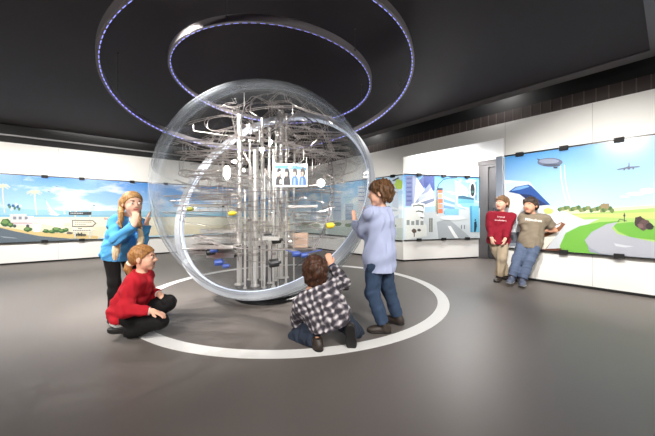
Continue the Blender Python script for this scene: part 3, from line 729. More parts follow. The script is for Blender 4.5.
# ================================================================== people: one continuous skin each, grown as a distance field and meshed
class Vox:
    def __init__(s, lo, hi, h):
        s.lo = np.array(lo, float); s.h = h; s.n = np.ceil((np.array(hi)-s.lo)/h).astype(int)+1
        s.D = np.full(s.n, .06, np.float32)
    def like(s):
        v = object.__new__(Vox); v.lo, v.h, v.n = s.lo, s.h, s.n; v.D = np.full(s.n, .06, np.float32); return v
    def win(s, lo, hi, pad=.05):
        a = np.clip(np.floor((np.array(lo)-pad-s.lo)/s.h).astype(int), 0, s.n); b = np.clip(np.ceil((np.array(hi)+pad-s.lo)/s.h).astype(int)+1, 0, s.n)
        sl = tuple(slice(i, j) for i, j in zip(a, b))
        ax = [s.lo[i]+s.h*np.arange(a[i], b[i]) for i in range(3)]
        P = np.stack(np.meshgrid(*ax, indexing='ij'), -1).astype(np.float32)
        return sl, P
    def union(s, sl, d, k):
        if d.size == 0: return
        o = s.D[sl]
        if k > 0:
            h = np.maximum(k-np.abs(o-d), 0)/k; s.D[sl] = np.minimum(o, d)-h*h*k*.25
        else: s.D[sl] = np.minimum(o, d)
    def cap(s, a, b, r1, r2=None, k=.02, cuts=(), cut_dir=None):
        a = np.asarray(a, float); b = np.asarray(b, float); r2 = r1 if r2 is None else r2; R = max(r1, r2)
        sl, P = s.win(np.minimum(a, b)-R, np.maximum(a, b)+R)
        if P.size == 0: return s
        ab = b-a; t = np.clip(((P-a)@ab)/max(ab@ab, 1e-9), 0, 1)
        d = np.linalg.norm(P-a-t[...,None]*ab, axis=-1)-(r1+(r2-r1)*t)
        for q, n in cuts: d = np.maximum(d, (P-np.asarray(q))@np.asarray(n))
        s.union(sl, d, k); return s
    def ell(s, c, M, r, k=.02, cuts=(), sub=False):
        """M: rows are the ellipsoid's axes"""
        c = np.asarray(c, float); r = np.asarray(r, float); R = r.max()
        sl, P = s.win(c-R, c+R)
        if P.size == 0: return s
        q = (P-c)@np.asarray(M, float).T; k0 = np.linalg.norm(q/r, axis=-1); k1 = np.linalg.norm(q/(r*r), axis=-1)
        d = k0*(k0-1)/np.maximum(k1, 1e-6); d = np.where(k0 < 1e-4, -r.min(), d)
        for p, n in cuts: d = np.maximum(d, (P-np.asarray(p))@np.asarray(n))
        if sub: s.D[sl] = np.maximum(s.D[sl], -d)
        else: s.union(sl, d, k)
        return s
    def chain(s, pts, radii, k=.015, cuts=()):
        for a, b, r1, r2 in zip(pts[:-1], pts[1:], radii[:-1], radii[1:]): s.cap(a, b, r1, r2, k, cuts)
        return s
    def cut(s, q, n):
        ax = [s.lo[i]+s.h*np.arange(s.n[i]) for i in range(3)]
        q = np.asarray(q, float); n = nrm(n)
        d = ((ax[0]-q[0])*n[0])[:,None,None]+((ax[1]-q[1])*n[1])[None,:,None]+((ax[2]-q[2])*n[2])[None,None,:]
        s.D = np.maximum(s.D, d.astype(np.float32)); return s
    def merge(s, o, k=.02):
        h = np.maximum(k-np.abs(s.D-o.D), 0)/max(k, 1e-6); s.D = np.minimum(s.D, o.D)-h*h*k*.25; return s
    def cover(s, skin, gap, reach):
        s.D = np.where(s.D < reach, np.minimum(s.D, skin.D-gap), s.D); return s
    def ripple(s, amp, freqs, seed=0):
        r = np.random.default_rng(seed); ax = [s.lo[i]+s.h*np.arange(s.n[i]) for i in range(3)]
        for f in freqs:
            v = nrm(r.normal(size=3))*f; w = nrm(r.normal(size=3))*f*.6; ph = r.uniform(0, 6, 2)
            A = (ax[0]*v[0])[:,None,None]+(ax[1]*v[1])[None,:,None]+(ax[2]*v[2])[None,None,:]+ph[0]
            B = (ax[0]*w[0])[:,None,None]+(ax[1]*w[1])[None,:,None]+(ax[2]*w[2])[None,None,:]+ph[1]
            s.D += (amp*np.sin(A+1.3*np.sin(B))).astype(np.float32)
        return s
    def mesh(s):
        D = s.D; S_ = D < 0; n = np.array(D.shape)-1
        c = np.zeros(n, np.int8)
        for i in (0,1):
            for j in (0,1):
                for k in (0,1): c += S_[i:i+n[0], j:j+n[1], k:k+n[2]]
        mix = (c > 0) & (c < 8); cell = np.argwhere(mix)
        idx = np.full(n, -1, np.int64); idx[mix] = np.arange(len(cell))
        acc = np.zeros((len(cell), 3)); cnt = np.zeros(len(cell))
        for ax in range(3):
            o = [i for i in range(3) if i != ax]
            for u in (0,1):
                for v in (0,1):
                    a = cell.copy(); a[:,o[0]] += u; a[:,o[1]] += v; b = a.copy(); b[:,ax] += 1
                    da = D[tuple(a.T)]; db = D[tuple(b.T)]; x = (da < 0) != (db < 0)
                    t = np.where(x, da/np.where(x, da-db, 1), 0)
                    p = (a-cell).astype(float); p[:,ax] += t
                    acc[x] += p[x]; cnt += x
        verts = s.lo+s.h*(cell+acc/np.maximum(cnt, 1)[:,None]); faces = []
        for ax in range(3):
            o = [(ax+1)%3, (ax+2)%3]
            a = S_; sl0 = [slice(None)]*3; sl1 = [slice(None)]*3; sl0[ax] = slice(0,-1); sl1[ax] = slice(1,None)
            d = a[tuple(sl0)].astype(np.int8)-a[tuple(sl1)].astype(np.int8)
            E = np.argwhere(d != 0); g = d[tuple(E.T)]
            ok = (E[:,o[0]] > 0) & (E[:,o[1]] > 0) & (E[:,o[0]] < n[o[0]]) & (E[:,o[1]] < n[o[1]]); E = E[ok]; g = g[ok]
            def I(du, dv):
                e = E.copy(); e[:,o[0]] -= du; e[:,o[1]] -= dv; return idx[tuple(e.T)]
            q = np.stack([I(1,1), I(0,1), I(0,0), I(1,0)], 1); q[g < 0] = q[g < 0][:,::-1]; faces.append(q)
        F = np.vstack(faces); F = F[(F >= 0).all(1)]
        return verts, F
    def build(s, name, mats, parent=None, loc=(0,0,0), pick=None):
        v, f = s.mesh(); mi = None
        if pick is not None: mi = pick(v[f].mean(1))
        return mesh_obj(name, v, f, mats, parent, loc, mi, True)

def ik(a, c, l1, l2, pole):
    a = np.asarray(a, float); c = np.asarray(c, float); d = c-a; L = np.linalg.norm(d); u = d/max(L, 1e-9)
    if L > (l1+l2)*.995: L = (l1+l2)*.995; c = a+u*L
    if L < abs(l1-l2)+.01: L = abs(l1-l2)+.01; c = a+u*L
    x = (l1*l1-l2*l2+L*L)/(2*L); y = math.sqrt(max(0, l1*l1-x*x))
    p = np.asarray(pole, float); p = nrm(p-u*(p@u)); return a+u*x+p*y, c

def fabric(name, col, rough=.85, noise=.12, nscale=14, bump=.25, bscale=220): return mat(name, col, rough, 0, 0, .25, noise, nscale, bump, bscale)
M_eye = mat('eye_white', (232,228,222), .3); M_iris = mat('eye_dark', (44,32,26), .3); M_lip = mat('lips', (190,104,96), .5); M_brow = mat('eyebrow', (84,58,40), .7)
M_sole = mat('black_sole', (24,22,22), .6)
def hair_mat(name, c0, c1):
    m = mat(name, c0, .5, 0, 0, .3); nt = m.node_tree; b = nt.nodes['Principled BSDF']
    tc = nt.nodes.new('ShaderNodeTexCoord'); mp = nt.nodes.new('ShaderNodeMapping'); mp.inputs['Scale'].default_value = (90,90,14)
    n = nt.nodes.new('ShaderNodeTexNoise'); n.inputs['Scale'].default_value = 1.; n.inputs['Detail'].default_value = 3
    nt.links.new(tc.outputs['Object'], mp.inputs[0]); nt.links.new(mp.outputs[0], n.inputs['Vector'])
    r = nt.nodes.new('ShaderNodeValToRGB'); r.color_ramp.elements[0].position = .35; r.color_ramp.elements[0].color = rgb(c0); r.color_ramp.elements[1].position = .7; r.color_ramp.elements[1].color = rgb(c1)
    nt.links.new(n.outputs['Fac'], r.inputs[0]); nt.links.new(r.outputs[0], b.inputs['Base Color'])
    bp = nt.nodes.new('ShaderNodeBump'); bp.inputs['Strength'].default_value = .5; bp.inputs['Distance'].default_value = .006
    nt.links.new(n.outputs['Fac'], bp.inputs['Height']); nt.links.new(bp.outputs['Normal'], b.inputs['Normal'])
    return m

def person(label, loc, hip, neck, face, head, look, arms, legs, skin, hair, clothes, hipface=None, look_up=(0,0,1), sw=.128, hw=.070,
           ua=.205, fa=.185, th=.305, sh=.295, hh=.205, cell=.0055, shoes=None):
    """arms: {'L': dict(w=wrist, pole, dir=finger direction, nrm=palm normal, curl, spread)}; legs: {'L': dict(a=ankle, pole, toe, up)}; L and R are the person's own"""
    hip = np.asarray(hip, float); neck = np.asarray(neck, float); head = np.asarray(head, float)
    U = nrm(neck-hip); F = np.asarray(face, float); F = nrm(F-U*(F@U)); R = np.cross(F, U)
    HF = F if hipface is None else nrm(np.asarray(hipface, float)); HU = nrm(U+np.array([0,0,.8])); HF = nrm(HF-HU*(HF@HU)); HR = np.cross(HF, HU)
    T = np.linalg.norm(neck-hip)
    f = nrm(look); u = nrm(np.asarray(look_up, float)-f*(np.asarray(look_up, float)@f)); r = np.cross(f, u); HM = np.array([r, f, u]); e = hh/.205
    def H(x, y, z): return head+e*(r*x+f*y+u*z)                     # head coordinates: right, forward, up
    shp = {}; J = {}
    for s_, sg in (('L',-1),('R',1)):
        A = arms[s_]; sp = neck-U*.035+R*sg*sw+F*A.get('fwd',0)+U*A.get('lift',0); el, wr = ik(sp, A['w'], ua, fa, A['pole']); J[s_+'arm'] = (sp, el, wr)
        Lg = legs[s_]; hp = hip+HR*sg*hw; kn, an = ik(hp, Lg['a'], th, sh, Lg['pole']); J[s_+'leg'] = (hp, kn, an)
    pts = [head, neck, hip]+[p for v in J.values() for p in v]; pts = np.array(pts)
    lo = pts.min(0)-.24; hi = pts.max(0)+.24
    TM = np.array([R, F, U]); PM = np.array([HR, HF, HU])
    # ---- the skin
    b = Vox(lo, hi, cell)
    b.ell(hip+U*T*.06, PM, (.112,.082,.085), .04); b.ell(hip+U*T*.36, TM, (.100,.074,.13), .04); b.ell(hip+U*T*.72+F*.004, TM, (.116,.082,.13), .04)
    b.cap(J['Larm'][0], J['Rarm'][0], .040, None, .04)
    b.cap(neck-U*.03, H(0,-.012,-.055), .036*e, .034*e, .025)
    b.ell(H(0,-.010,.026), HM, np.array((.071,.090,.079))*e, .02); b.ell(H(0,.022,-.042), HM, np.array((.054,.060,.052))*e, .03)
    b.cap(H(-.012,.058,-.083), H(.012,.058,-.083), .018*e, None, .02)
    for sg in (-1,1):
        b.cap(H(sg*.034,.050,-.026), H(sg*.030,.052,-.040), .024*e, None, .02)
        b.ell(H(sg*.073,-.010,-.008), HM, np.array((.008,.018,.028))*e, .006)
        b.ell(H(sg*.030,.083,.006), HM, np.array((.013,.008,.006))*e, sub=True)
        b.ell(H(sg*.030,.073,.005), HM, np.array((.0135,.0135,.0125))*e, .002)
        b.cap(H(sg*.018,.084,.024), H(sg*.042,.073,.026), .005*e, None, .006)
    b.cap(H(0,.078,.010), H(0,.097,-.020), .0075*e, .0115*e, .012); b.cap(H(-.010,.088,-.022), H(.010,.088,-.022), .008*e, None, .008)
    b.cap(H(-.016,.076,-.047), H(.016,.076,-.047), .0065*e, None, .004); b.cap(H(-.013,.075,-.055), H(.013,.075,-.055), .0065*e, None, .004)
    for s_, sg in (('L',-1),('R',1)):
        sp, el, wr = J[s_+'arm']; A = arms[s_]
        b.cap(sp, el, .037, .029, .03); b.cap(el, wr, .029, .0205, .012); b.ell(el+(wr-el)*.28, np.eye(3), (.030,.030,.030), .02)
        d = nrm(A['dir']); n_ = np.asarray(A['nrm'], float); n_ = nrm(n_-d*(n_@d)); sd = np.cross(d, n_)      # n_: palm faces this way
        th_s = A.get('thumb', 1)*sd; pc = wr+d*.038
        HMx = np.array([d, sd, n_]); b.ell(pc, HMx, (.040,.029,.0125), .012); b.cap(wr, wr+d*.03, .019, .016, .012)
        cu = A.get('curl', .35); spd = A.get('spread', .12)
        for i, (o, L) in enumerate(((.021,.050),(.007,.057),(-.007,.053),(-.020,.042))):
            base = wr+d*.062+th_s*o; q = nrm(d+th_s*o*spd*40*.25); P = [base]; ang = cu*.5
            for seg, fr in ((0,.45),(1,.32),(2,.23)):
                ang2 = ang+cu*seg*.8; P.append(P[-1]+L*fr*(q*math.cos(ang2)+n_*math.sin(ang2)))
            b.chain(P, [.0078,.0074,.0068,.0058], .003)
        P = [wr+d*.018+th_s*.018, wr+d*.040+th_s*.036+n_*.008, wr+d*.062+th_s*.043+n_*.014]; b.chain(P, [.0105,.0090,.0070], .006)
        hp, kn, an = J[s_+'leg']; Lg = legs[s_]
        b.cap(hp, kn, .060, .043, .04); b.cap(kn, an, .042, .028, .02); b.ell(kn+(an-kn)*.3-nrm(np.cross(np.cross(an-kn, kn-hp), an-kn)+1e-9)*.0, np.eye(3), (.043,.043,.05), .03)
        t_ = nrm(Lg['toe']); up = np.asarray(Lg.get('up', (0,0,1)), float); up = nrm(up-t_*(up@t_)); J[s_+'foot'] = (an, t_, up)
        b.cap(an-up*.02, an-up*.035+t_*.10, .024, .018, .02)
    sk = mat('skin_%d_%d_%d' % skin, skin, .55, 0, 0, .35)
    eyes = [H(sg*.030,.083,.005) for sg in (-1,1)]; irs = [H(sg*.030,.0865,.005) for sg in (-1,1)]; brow = [(H(sg*.018,.086,.025), H(sg*.042,.076,.027)) for sg in (-1,1)]; lips = H(0,.082,-.051)
    def pick(c):
        m = np.zeros(len(c), np.int32)
        for p in eyes: m[np.linalg.norm((c-p)*1, axis=1) < .0105*e] = 1
        for p in irs: m[np.linalg.norm(c-p, axis=1) < .0062*e] = 2
        q = (c-lips)@HM.T; m[(np.abs(q[:,0]) < .021*e) & (np.abs(q[:,2]) < .010*e) & (np.abs(q[:,1]) < .014*e)] = 3
        for a, bb in brow:
            t = np.clip(((c-a)@(bb-a))/((bb-a)@(bb-a)), 0, 1); m[np.linalg.norm(c-a-t[:,None]*(bb-a), axis=1) < .0048*e] = 4
        return m
    body = b.build('person', [sk, M_eye, M_iris, M_lip, M_brow], None, loc, pick)
    tag(body, label, 'person')
    ctx = dict(skin=b, body=body, lo=lo, hi=hi, cell=cell, J=J, hip=hip, neck=neck, head=head, U=U, F=F, R=R, HR=HR, HF=HF, HU=HU, T=T, TM=TM, PM=PM, H=H, HM=HM, e=e, f=f, u=u, r=r, arms=arms, legs=legs)
    hair(ctx)
    for c in clothes: c(ctx)
    return ctx

# ---------------- hair
def short_hair(m, length=1.0, thick=.018, fringe=.034, seed=1, fluff=.003):
    def go(c):
        H, HM, e = c['H'], c['HM'], c['e']; h = c['head']
        v = Vox(h-.19, h+.19, .0045)
        v.ell(H(0,-.012,.030), HM, np.array((.071+thick, .090+thick, .079+thick))*e, .0)
        v.ell(H(0,-.045,-.005), HM, np.array((.072+thick*.6, .062+thick*.6, .090*length))*e, .03)
        v.ripple(fluff, (90, 140, 200, 260), seed)
        n = c['u']*-1+c['f']*.82; v.cut(H(0,.092,fringe), n)                      # keeps what lies above a line rising towards the brow
        for sg in (-1,1): v.ell(H(sg*.080,.060,-.030), HM, np.array((.030,.050,.045))*e, sub=True)
        v.ell(H(0,.112,-.028), HM, np.array((.066,.056,.062+(.034-fringe)*0))*e, sub=True)
        # locks over the brow and by the ears
        rr = random.Random(seed)
        for i in range(9):
            x = -.060+i*.015; a = H(x, .066-abs(x)*.45, .078); b_ = H(x*1.04+rr.uniform(-.006,.006), .092-abs(x)*.75, fringe-.012+rr.uniform(-.004,.012))
            v.cap(a, b_, .015*e, .007*e, .008)
        for i in range(10):
            an = rr.uniform(1.9, 4.4); q = H(.080*math.sin(an), .082*math.cos(an)-.01, -.02-rr.random()*.055*length); v.cap(H(.070*math.sin(an), .075*math.cos(an)-.01, .05), q, .018*e, .009*e, .008)
        c['hair'] = v.build('hair', m, c['body'])
    return go

def long_hair(m, m2, kind):
    def go(c):
        H, HM, e = c['H'], c['HM'], c['e']; h = c['head']
        v = Vox(h-.30, h+.19, .0045)
        v.ell(H(0,-.012,.028), HM, np.array((.080,.099,.087))*e, .0)
        v.ripple(.0014, (120, 200, 260), 3)
        v.cut(H(0,.076,.058), c['u']*-1+c['f']*.95)
        v.ell(H(0,.116,-.012), HM, np.array((.064,.060,.076))*e, sub=True)
        tails = []
        if kind == 'pony':
            P = [H(0,-.085,-.030), H(0,-.112,-.050), H(.004,-.118,-.085), H(.002,-.100,-.120), H(0,-.080,-.142)]
            v.cap(H(0,-.06,0), P[0], .05*e, .026*e, .03); v.chain(P, np.array([.022,.026,.028,.020,.007])*e, .01)
            v.build('hair', m, c['body'])
            t = Vox(h-.30, h+.19, .004); t.cap(H(0,-.098,-.040), H(0,-.104,-.044), .029*e, None, .0); t.build('hair_tie', mat('pale_hair_tie', (236,214,196), .6), c['body'])
        else:
            for sg in (-1,1): v.cap(H(sg*.05,-.05,.0), H(sg*.066,-.062,-.048), .045*e, .026*e, .03)
            v.build('hair', m, c['body'])
            for sg, dn in ((1, kind[0]), (-1, kind[1])):
                P = [H(sg*.066,-.062,-.046)]+[np.asarray(q, float) for q in dn]; Q = []
                for a, b_ in zip(P[:-1], P[1:]):
                    for t in np.linspace(0, 1, 6, endpoint=False): Q.append(a+(b_-a)*t)
                Q.append(P[-1]); Q = np.array(Q); lo = Q.min(0)-.07; hi = Q.max(0)+.07; t_ = Vox(lo, hi, .004); k = len(Q)
                for i in range(k-1):
                    fr = i/(k-1); rr = .021*(1-.25*fr) if fr < .55 else .019+.008*math.sin((fr-.55)/.45*PI)*1.0-.010*max(0, fr-.85)/.15
                    wob = .006*math.sin(i*2.2) if fr < .55 else 0
                    o = c['r']*wob; t_.cap(Q[i]+o, Q[i+1]-o*.5, rr*(1+.16*math.cos(i*2.2) if fr < .55 else 1), None, .006)
                t_.ripple(.0012, (200, 300), 5)
                zsp = Q[int(k*.45)][2]
                t_.build('pigtail', [m, m2], c['body'], pick=lambda cc, z=zsp: (cc[:,2] < z).astype(np.int32))
                tt = Vox(lo, hi, .004); i = int(k*.44); tt.cap(Q[i], Q[i]+(Q[i+1]-Q[i])*.8, .021, None, 0); tt.build('hair_tie', mat('dark_hair_tie', (70,52,60), .6), c['body'])
    return go

# ---------------- clothes
def top(m, name='shirt', hem=.13, sleeve=1.0, loose=.016, collar=None, wid=1.0, folds=.0035, seed=2, wristr=.032, cuffcol=None, low=.05, neckr=.058):
    """hem: how far the garment hangs below the hips; sleeve: 1 to the wrist, .45 to mid upper arm"""
    def go(c):
        U, F, R, T, hip, neck = c['U'], c['F'], c['R'], c['T'], c['hip'], c['neck']; TM, PM, J = c['TM'], c['PM'], c['J']
        v = Vox(c['lo'], c['hi'], c['cell']); L = loose
        v.ell(hip+U*T*.72+F*.004, TM, (.116*wid+L, .084+L, .135+L), .0); v.ell(hip+U*T*.36, TM, (.106*wid+L*1.3, .082+L*1.3, .16), .05)
        HU = c['HU']
        v.ell(hip+U*T*.06-HU*low*.5, PM, ((.116+L*1.2)*wid, .092+L*1.2, .11+low), .05)
        v.cap(hip+U*T*.15, hip-HU*(hem+.02), .096*wid+L, .100*wid+L*1.2, .04)
        v.cap(J['Larm'][0]-U*.004, J['Rarm'][0]-U*.004, .040+L*.6, None, .035)
        v.cap(neck-U*.05, neck+U*.012, .058, neckr, .03)
        v.ripple(folds, (38, 60, 95), seed)
        v.cover(c['skin'], .009 if loose > .005 else .003, .012); v.cut(hip-HU*hem, -HU)
        nd = nrm(c['H'](0,-.012,-.055)-neck); v.cut(neck+U*.030, nrm(nd+U*2.5))
        for s_ in 'LR':
            sp, el, wr = J[s_+'arm']
            if sleeve >= .9:
                end = el+(wr-el)*(.94 if sleeve <= 1 else sleeve-.06); a = nrm(wr-el)
                w = v.like(); w.cap(sp, el, .041+L*.8, .034+L*.75, 0); w.cap(el, wr+a*.02, .035+L*.7, wristr, .012); 
                w.ripple(folds, (38, 60, 95), seed); w.cover(c['skin'], .009 if loose > .005 else .003, .014)
                sl_, P = w.win(np.minimum(el, wr)-.08, np.maximum(el, wr)+.08, 0.)
                d = (P-end)@a; near = np.linalg.norm(P-wr, axis=-1) < .09
                w.D[sl_] = np.where(near, np.maximum(w.D[sl_], d), w.D[sl_])
            else:
                a = nrm(el-sp); end = sp+a*(ua_len(c, s_)*sleeve*1.6)
                w = v.like(); w.cap(sp, el, .043+L*.9, .046+L, 0); w.ripple(folds, (38, 60, 95), seed); w.cover(c['skin'], .005, .014); w.cut(end, a)
            v.merge(w, .034)
        g = v.build(name, m, c['body']); c['top'] = g
        if collar is not None:
            t = Vox(neck-.16, neck+.16, .004); ax = nrm(nd*.6+U)
            a_ = nrm(np.cross(ax, F)); b_ = np.cross(ax, a_); P = [neck+ax*.008+(.056*math.cos(q)*a_+.052*math.sin(q)*b_)-ax*.012*max(0, (math.cos(q)*a_+math.sin(q)*b_)@F) for q in np.linspace(0, 2*PI, 20)]
            t.chain(P, [collar[1]]*20, .004); t.build('collar', collar[0], c['body'])
        if cuffcol is not None:
            for s_ in cuffcol[1]:
                sp, el, wr = J[s_+'arm']; a = nrm(wr-el); t = Vox(wr-.09, wr+.09, .0045)
                t.cap(wr-a*.030, wr+a*.012, wristr+.003, wristr-.003, 0, cuts=[(wr+a*.004, a), (wr-a*.024, -a)]); t.build('cuff', cuffcol[0], c['body'])
    return go
def ua_len(c, s_): sp, el, wr = c['J'][s_+'arm']; return np.linalg.norm(el-sp)

def trousers(m, loose=.012, seed=4, ankle=.046, low=.93, folds=.003, waist=.10):
    def go(c):
        J = c['J']; v = Vox(c['lo'], c['hi'], c['cell']); L = loose
        v.ell(c['hip']+c['U']*c['T']*.06, c['PM'], (.112+L, .086+L, .09+L*.5), 0)
        v.ripple(folds, (45, 70, 110), seed); v.cover(c['skin'], .004, .015)
        v.cut(c['hip']+c['HU']*waist, c['HU'])
        for s_ in 'LR':
            hp, kn, an = J[s_+'leg']; w = v.like(); a = nrm(an-kn)
            w.cap(hp, kn, .064+L, .048+L, 0); w.cap(kn, an+a*.02, .047+L, ankle, .02)
            w.ripple(folds, (45, 70, 110), seed); w.cover(c['skin'], .004, .012)
            sl_, P = w.win(an-.1, an+.1, 0.); d = (P-(kn+(an-kn)*low))@a; near = np.linalg.norm(P-an, axis=-1) < .10
            w.D[sl_] = np.where(near, np.maximum(w.D[sl_], d), w.D[sl_])
            v.merge(w, .018)
        v.build('trousers', m, c['body'])
    return go

def shoes(m, stripe=None, size=1.0, high=.0):
    def go(c):
        for s_ in 'LR':
            an, t, up = c['J'][s_+'foot']; sd = np.cross(t, up); k = size
            B = an-up*.058                                   # underside
            v = Vox(an-.20, an+.20, .0045); M = np.array([sd, t, up])
            v.ell(B+up*.032-t*.025*k, M, (.034*k,.042*k,.040), 0); v.ell(B+up*.026+t*.045*k, M, (.037*k,.070*k,.032), .02); v.ell(B+up*.022+t*.095*k, M, (.040*k,.052*k,.027), .02)
            v.cap(B+up*.03-t*.012, B+up*(.078+high)-t*.006, .034, .036, .02)
            v.cut(B+up*.012, -up); v.cut(B+up*(.082+high), up)
            o = v.build('shoe', m, c['body'])
            w = Vox(an-.20, an+.20, .0045)
            w.ell(B+up*.020-t*.025*k, M, (.037*k,.046*k,.044), 0); w.ell(B+up*.020+t*.045*k, M, (.040*k,.074*k,.036), .02); w.ell(B+up*.020+t*.095*k, M, (.043*k,.056*k,.034), .02)
            w.cut(B+up*.014, up); w.cut(B+up*.0005, -up); w.build('sole', M_sole if stripe is None else stripe, o)
    return go

def text_on(c, garment, words, size, centre, font_mat, name, tilt=0, squeeze=1.):
    """lettering laid on the front of a garment; words may be a string or a seed for small illegible strokes"""
    F, R, U = c['F'], c['R'], c['U']; X = -R; 
    bm = bmesh.new()
    if isinstance(words, int):                                  # too small to read in the photograph: short script-like strokes
        rr = random.Random(words); w = size*.42
        for i in range(words):
            x = (i-(words-1)/2)*w; h = size*(.62 if i == 0 or rr.random() < .2 else .40)
            for x0, x1, y0, y1 in ((x-w*.36, x-w*.10, -size*.2, -size*.2+h), (x-w*.10, x+w*.36, -size*.2+(i%2)*size*.24, -size*.05+(i%2)*size*.24)):
                bm.faces.new([bm.verts.new((px_, py_, 0)) for px_, py_ in ((x0,y0),(x1,y0),(x1+size*.04,y1),(x0+size*.04,y1))])
    else:
        cu = bpy.data.curves.new(name, 'FONT'); cu.body = words; cu.size = size; cu.align_x = 'CENTER'; cu.align_y = 'CENTER'; cu.resolution_u = 2
        cu.space_character = 1.05; cu.offset = size*.02
        o = bpy.data.objects.new(name, cu); COL.objects.link(o); dg = bpy.context.evaluated_depsgraph_get(); me = bpy.data.meshes.new_from_object(o.evaluated_get(dg))
        bpy.data.objects.remove(o); bpy.data.curves.remove(cu); bm.from_mesh(me)
    bmesh.ops.triangulate(bm, faces=bm.faces); bmesh.ops.subdivide_edges(bm, edges=[e_ for e_ in bm.edges if e_.calc_length() > size*.3], cuts=1)
    g = c[garment]; off = np.array(g.parent.location); tree = BVHTree.FromPolygons([tuple(v.co) for v in g.data.vertices], [tuple(p.vertices) for p in g.data.polygons])
    ca, sa = math.cos(tilt), math.sin(tilt); V = []
    for v in bm.verts:
        x, y = v.co.x*squeeze, v.co.y; x, y = x*ca-y*sa, x*sa+y*ca
        p = np.asarray(centre)-R*x+U*y
        h = tree.ray_cast(Vector(p+F*.4-off), Vector(-F)); q = np.array(h[0])+off+F*.003 if h[0] is not None else p+F*.1
        V.append(q)
    Fc = [[x.index for x in f.verts][::1] for f in bm.faces]; bm.free()
    return mesh_obj(name, V, Fc, font_mat, g)

# ---------------- fabrics
M_sky = fabric('sky_blue_cotton', (84,160,218)); M_blackc = fabric('black_cotton', (24,22,23)); M_red = fabric('red_cotton', (176,26,40)); M_whitec = fabric('white_cotton', (232,230,228))
M_pale = fabric('pale_blue_shirting', (168,176,206), noise=.05); M_jean = fabric('blue_denim', (54,70,94), noise=.3, nscale=9); M_jean2 = fabric('dark_denim', (46,54,68), noise=.25, nscale=9); M_jean3 = fabric('faded_denim', (84,96,120), noise=.35, nscale=9)
M_beige = fabric('beige_twill', (168,152,130)); M_crim = fabric('crimson_fleece', (134,24,42)); M_taupe = fabric('taupe_jersey', (128,116,100)); M_brownsh = mat('dark_brown_shoe', (48,38,32), .5); M_blacksh = mat('black_shoe', (26,24,24), .45); M_greysh = mat('grey_trainer', (84,92,112), .5); M_print = mat('white_print', (236,232,226), .6)
def plaid():
    m = mat('black_white_plaid', (60,58,64), .85); nt = m.node_tree; N = nt.nodes.new; L = nt.links.new; b = nt.nodes['Principled BSDF']
    tc = N('ShaderNodeTexCoord'); acc = None
    for k in (0, 1):
        mp = N('ShaderNodeMapping'); mp.inputs['Rotation'].default_value = (.25,.45,.5); L(tc.outputs['Object'], mp.inputs[0])
        w = N('ShaderNodeTexWave'); w.wave_type = 'BANDS'; w.bands_direction = 'XZ'[k]; w.inputs['Scale'].default_value = (7.5, 6.5)[k]; w.inputs['Distortion'].default_value = 2.6; w.inputs['Detail'].default_value = 1.5; w.inputs['Detail Scale'].default_value = 3
        L(mp.outputs[0], w.inputs['Vector'])
        if acc is None: acc = w
        else:
            a = N('ShaderNodeMath'); a.operation = 'ADD'; L(acc.outputs['Fac'], a.inputs[0]); L(w.outputs['Fac'], a.inputs[1])
            r = N('ShaderNodeValToRGB'); r.color_ramp.elements[0].position = .30; r.color_ramp.elements[0].color = rgb((46,42,50)); r.color_ramp.elements[1].position = .98; r.color_ramp.elements[1].color = rgb((206,200,202))
            el = r.color_ramp.elements.new(.60); el.color = rgb((104,97,104))
            h = N('ShaderNodeMath'); h.operation = 'MULTIPLY'; h.inputs[1].default_value = .5; L(a.outputs[0], h.inputs[0]); L(h.outputs[0], r.inputs[0]); L(r.outputs[0], b.inputs['Base Color'])
    return m
M_plaid = plaid()
H_brown = hair_mat('brown_hair', (58,38,24), (112,78,48)); H_brown2 = hair_mat('chestnut_hair', (38,23,16), (84,50,32)); H_lbrown = hair_mat('light_brown_hair', (92,66,44), (150,112,74)); H_dark = hair_mat('dark_brown_hair', (36,26,20), (74,54,40))
H_blond = hair_mat('dark_blond_hair', (132,94,52), (196,152,98)); H_blond2 = hair_mat('pale_blond_hair', (222,196,152), (246,230,200)); H_blond3 = hair_mat('golden_brown_hair', (128,84,46), (186,134,80))
SK = (226,174,148); SK2 = (214,160,132); SK3 = (232,184,160)

def px(x, y, Y): return W(x, y, Y)
# ---- boy standing at the rim in a pale blue shirt
c = person('boy in pale blue shirt and jeans standing with both hands on the glass sphere', (.50,2.36,0),
    hip=px(379.5,258,2.37), neck=px(382,210,2.36), face=(-.78,.62,0), head=px(380,193.5,2.35), look=(-.93,.36,-.06),
    arms={'L':dict(w=px(354.5,223,2.575), pole=(.1,-.5,-1), dir=(-.06,.10,1), nrm=(-.72,.66,.1), curl=.12, spread=.2, thumb=-1, fwd=.03),
          'R':dict(w=px(367.5,219,2.66), pole=(.3,.2,-1), dir=(-.1,.12,1), nrm=(-.6,.75,.1), curl=.2, spread=.2, thumb=1, fwd=.04)},
    legs={'L':dict(a=px(383.5,328.5,2.32)*np.array([1,1,0])+np.array([0,0,.060]), pole=(-.8,.5,0), toe=(-.93,.1,0)), 'R':dict(a=np.array([.615,2.50,.060]), pole=(-.8,.5,0), toe=(-.7,.55,0))},
    skin=SK, hair=short_hair(H_brown, 1.0, .015, .046, 11, .003), hh=.20, th=.285, sh=.275,
    clothes=[trousers(M_jean, .010, 5, .050), top(M_pale, 'shirt', .105, 1.0, .022, (M_pale, .011), 1.06, .004, 6, .034, (M_pale,'LR'), low=.03), shoes(M_brownsh, size=.92)])

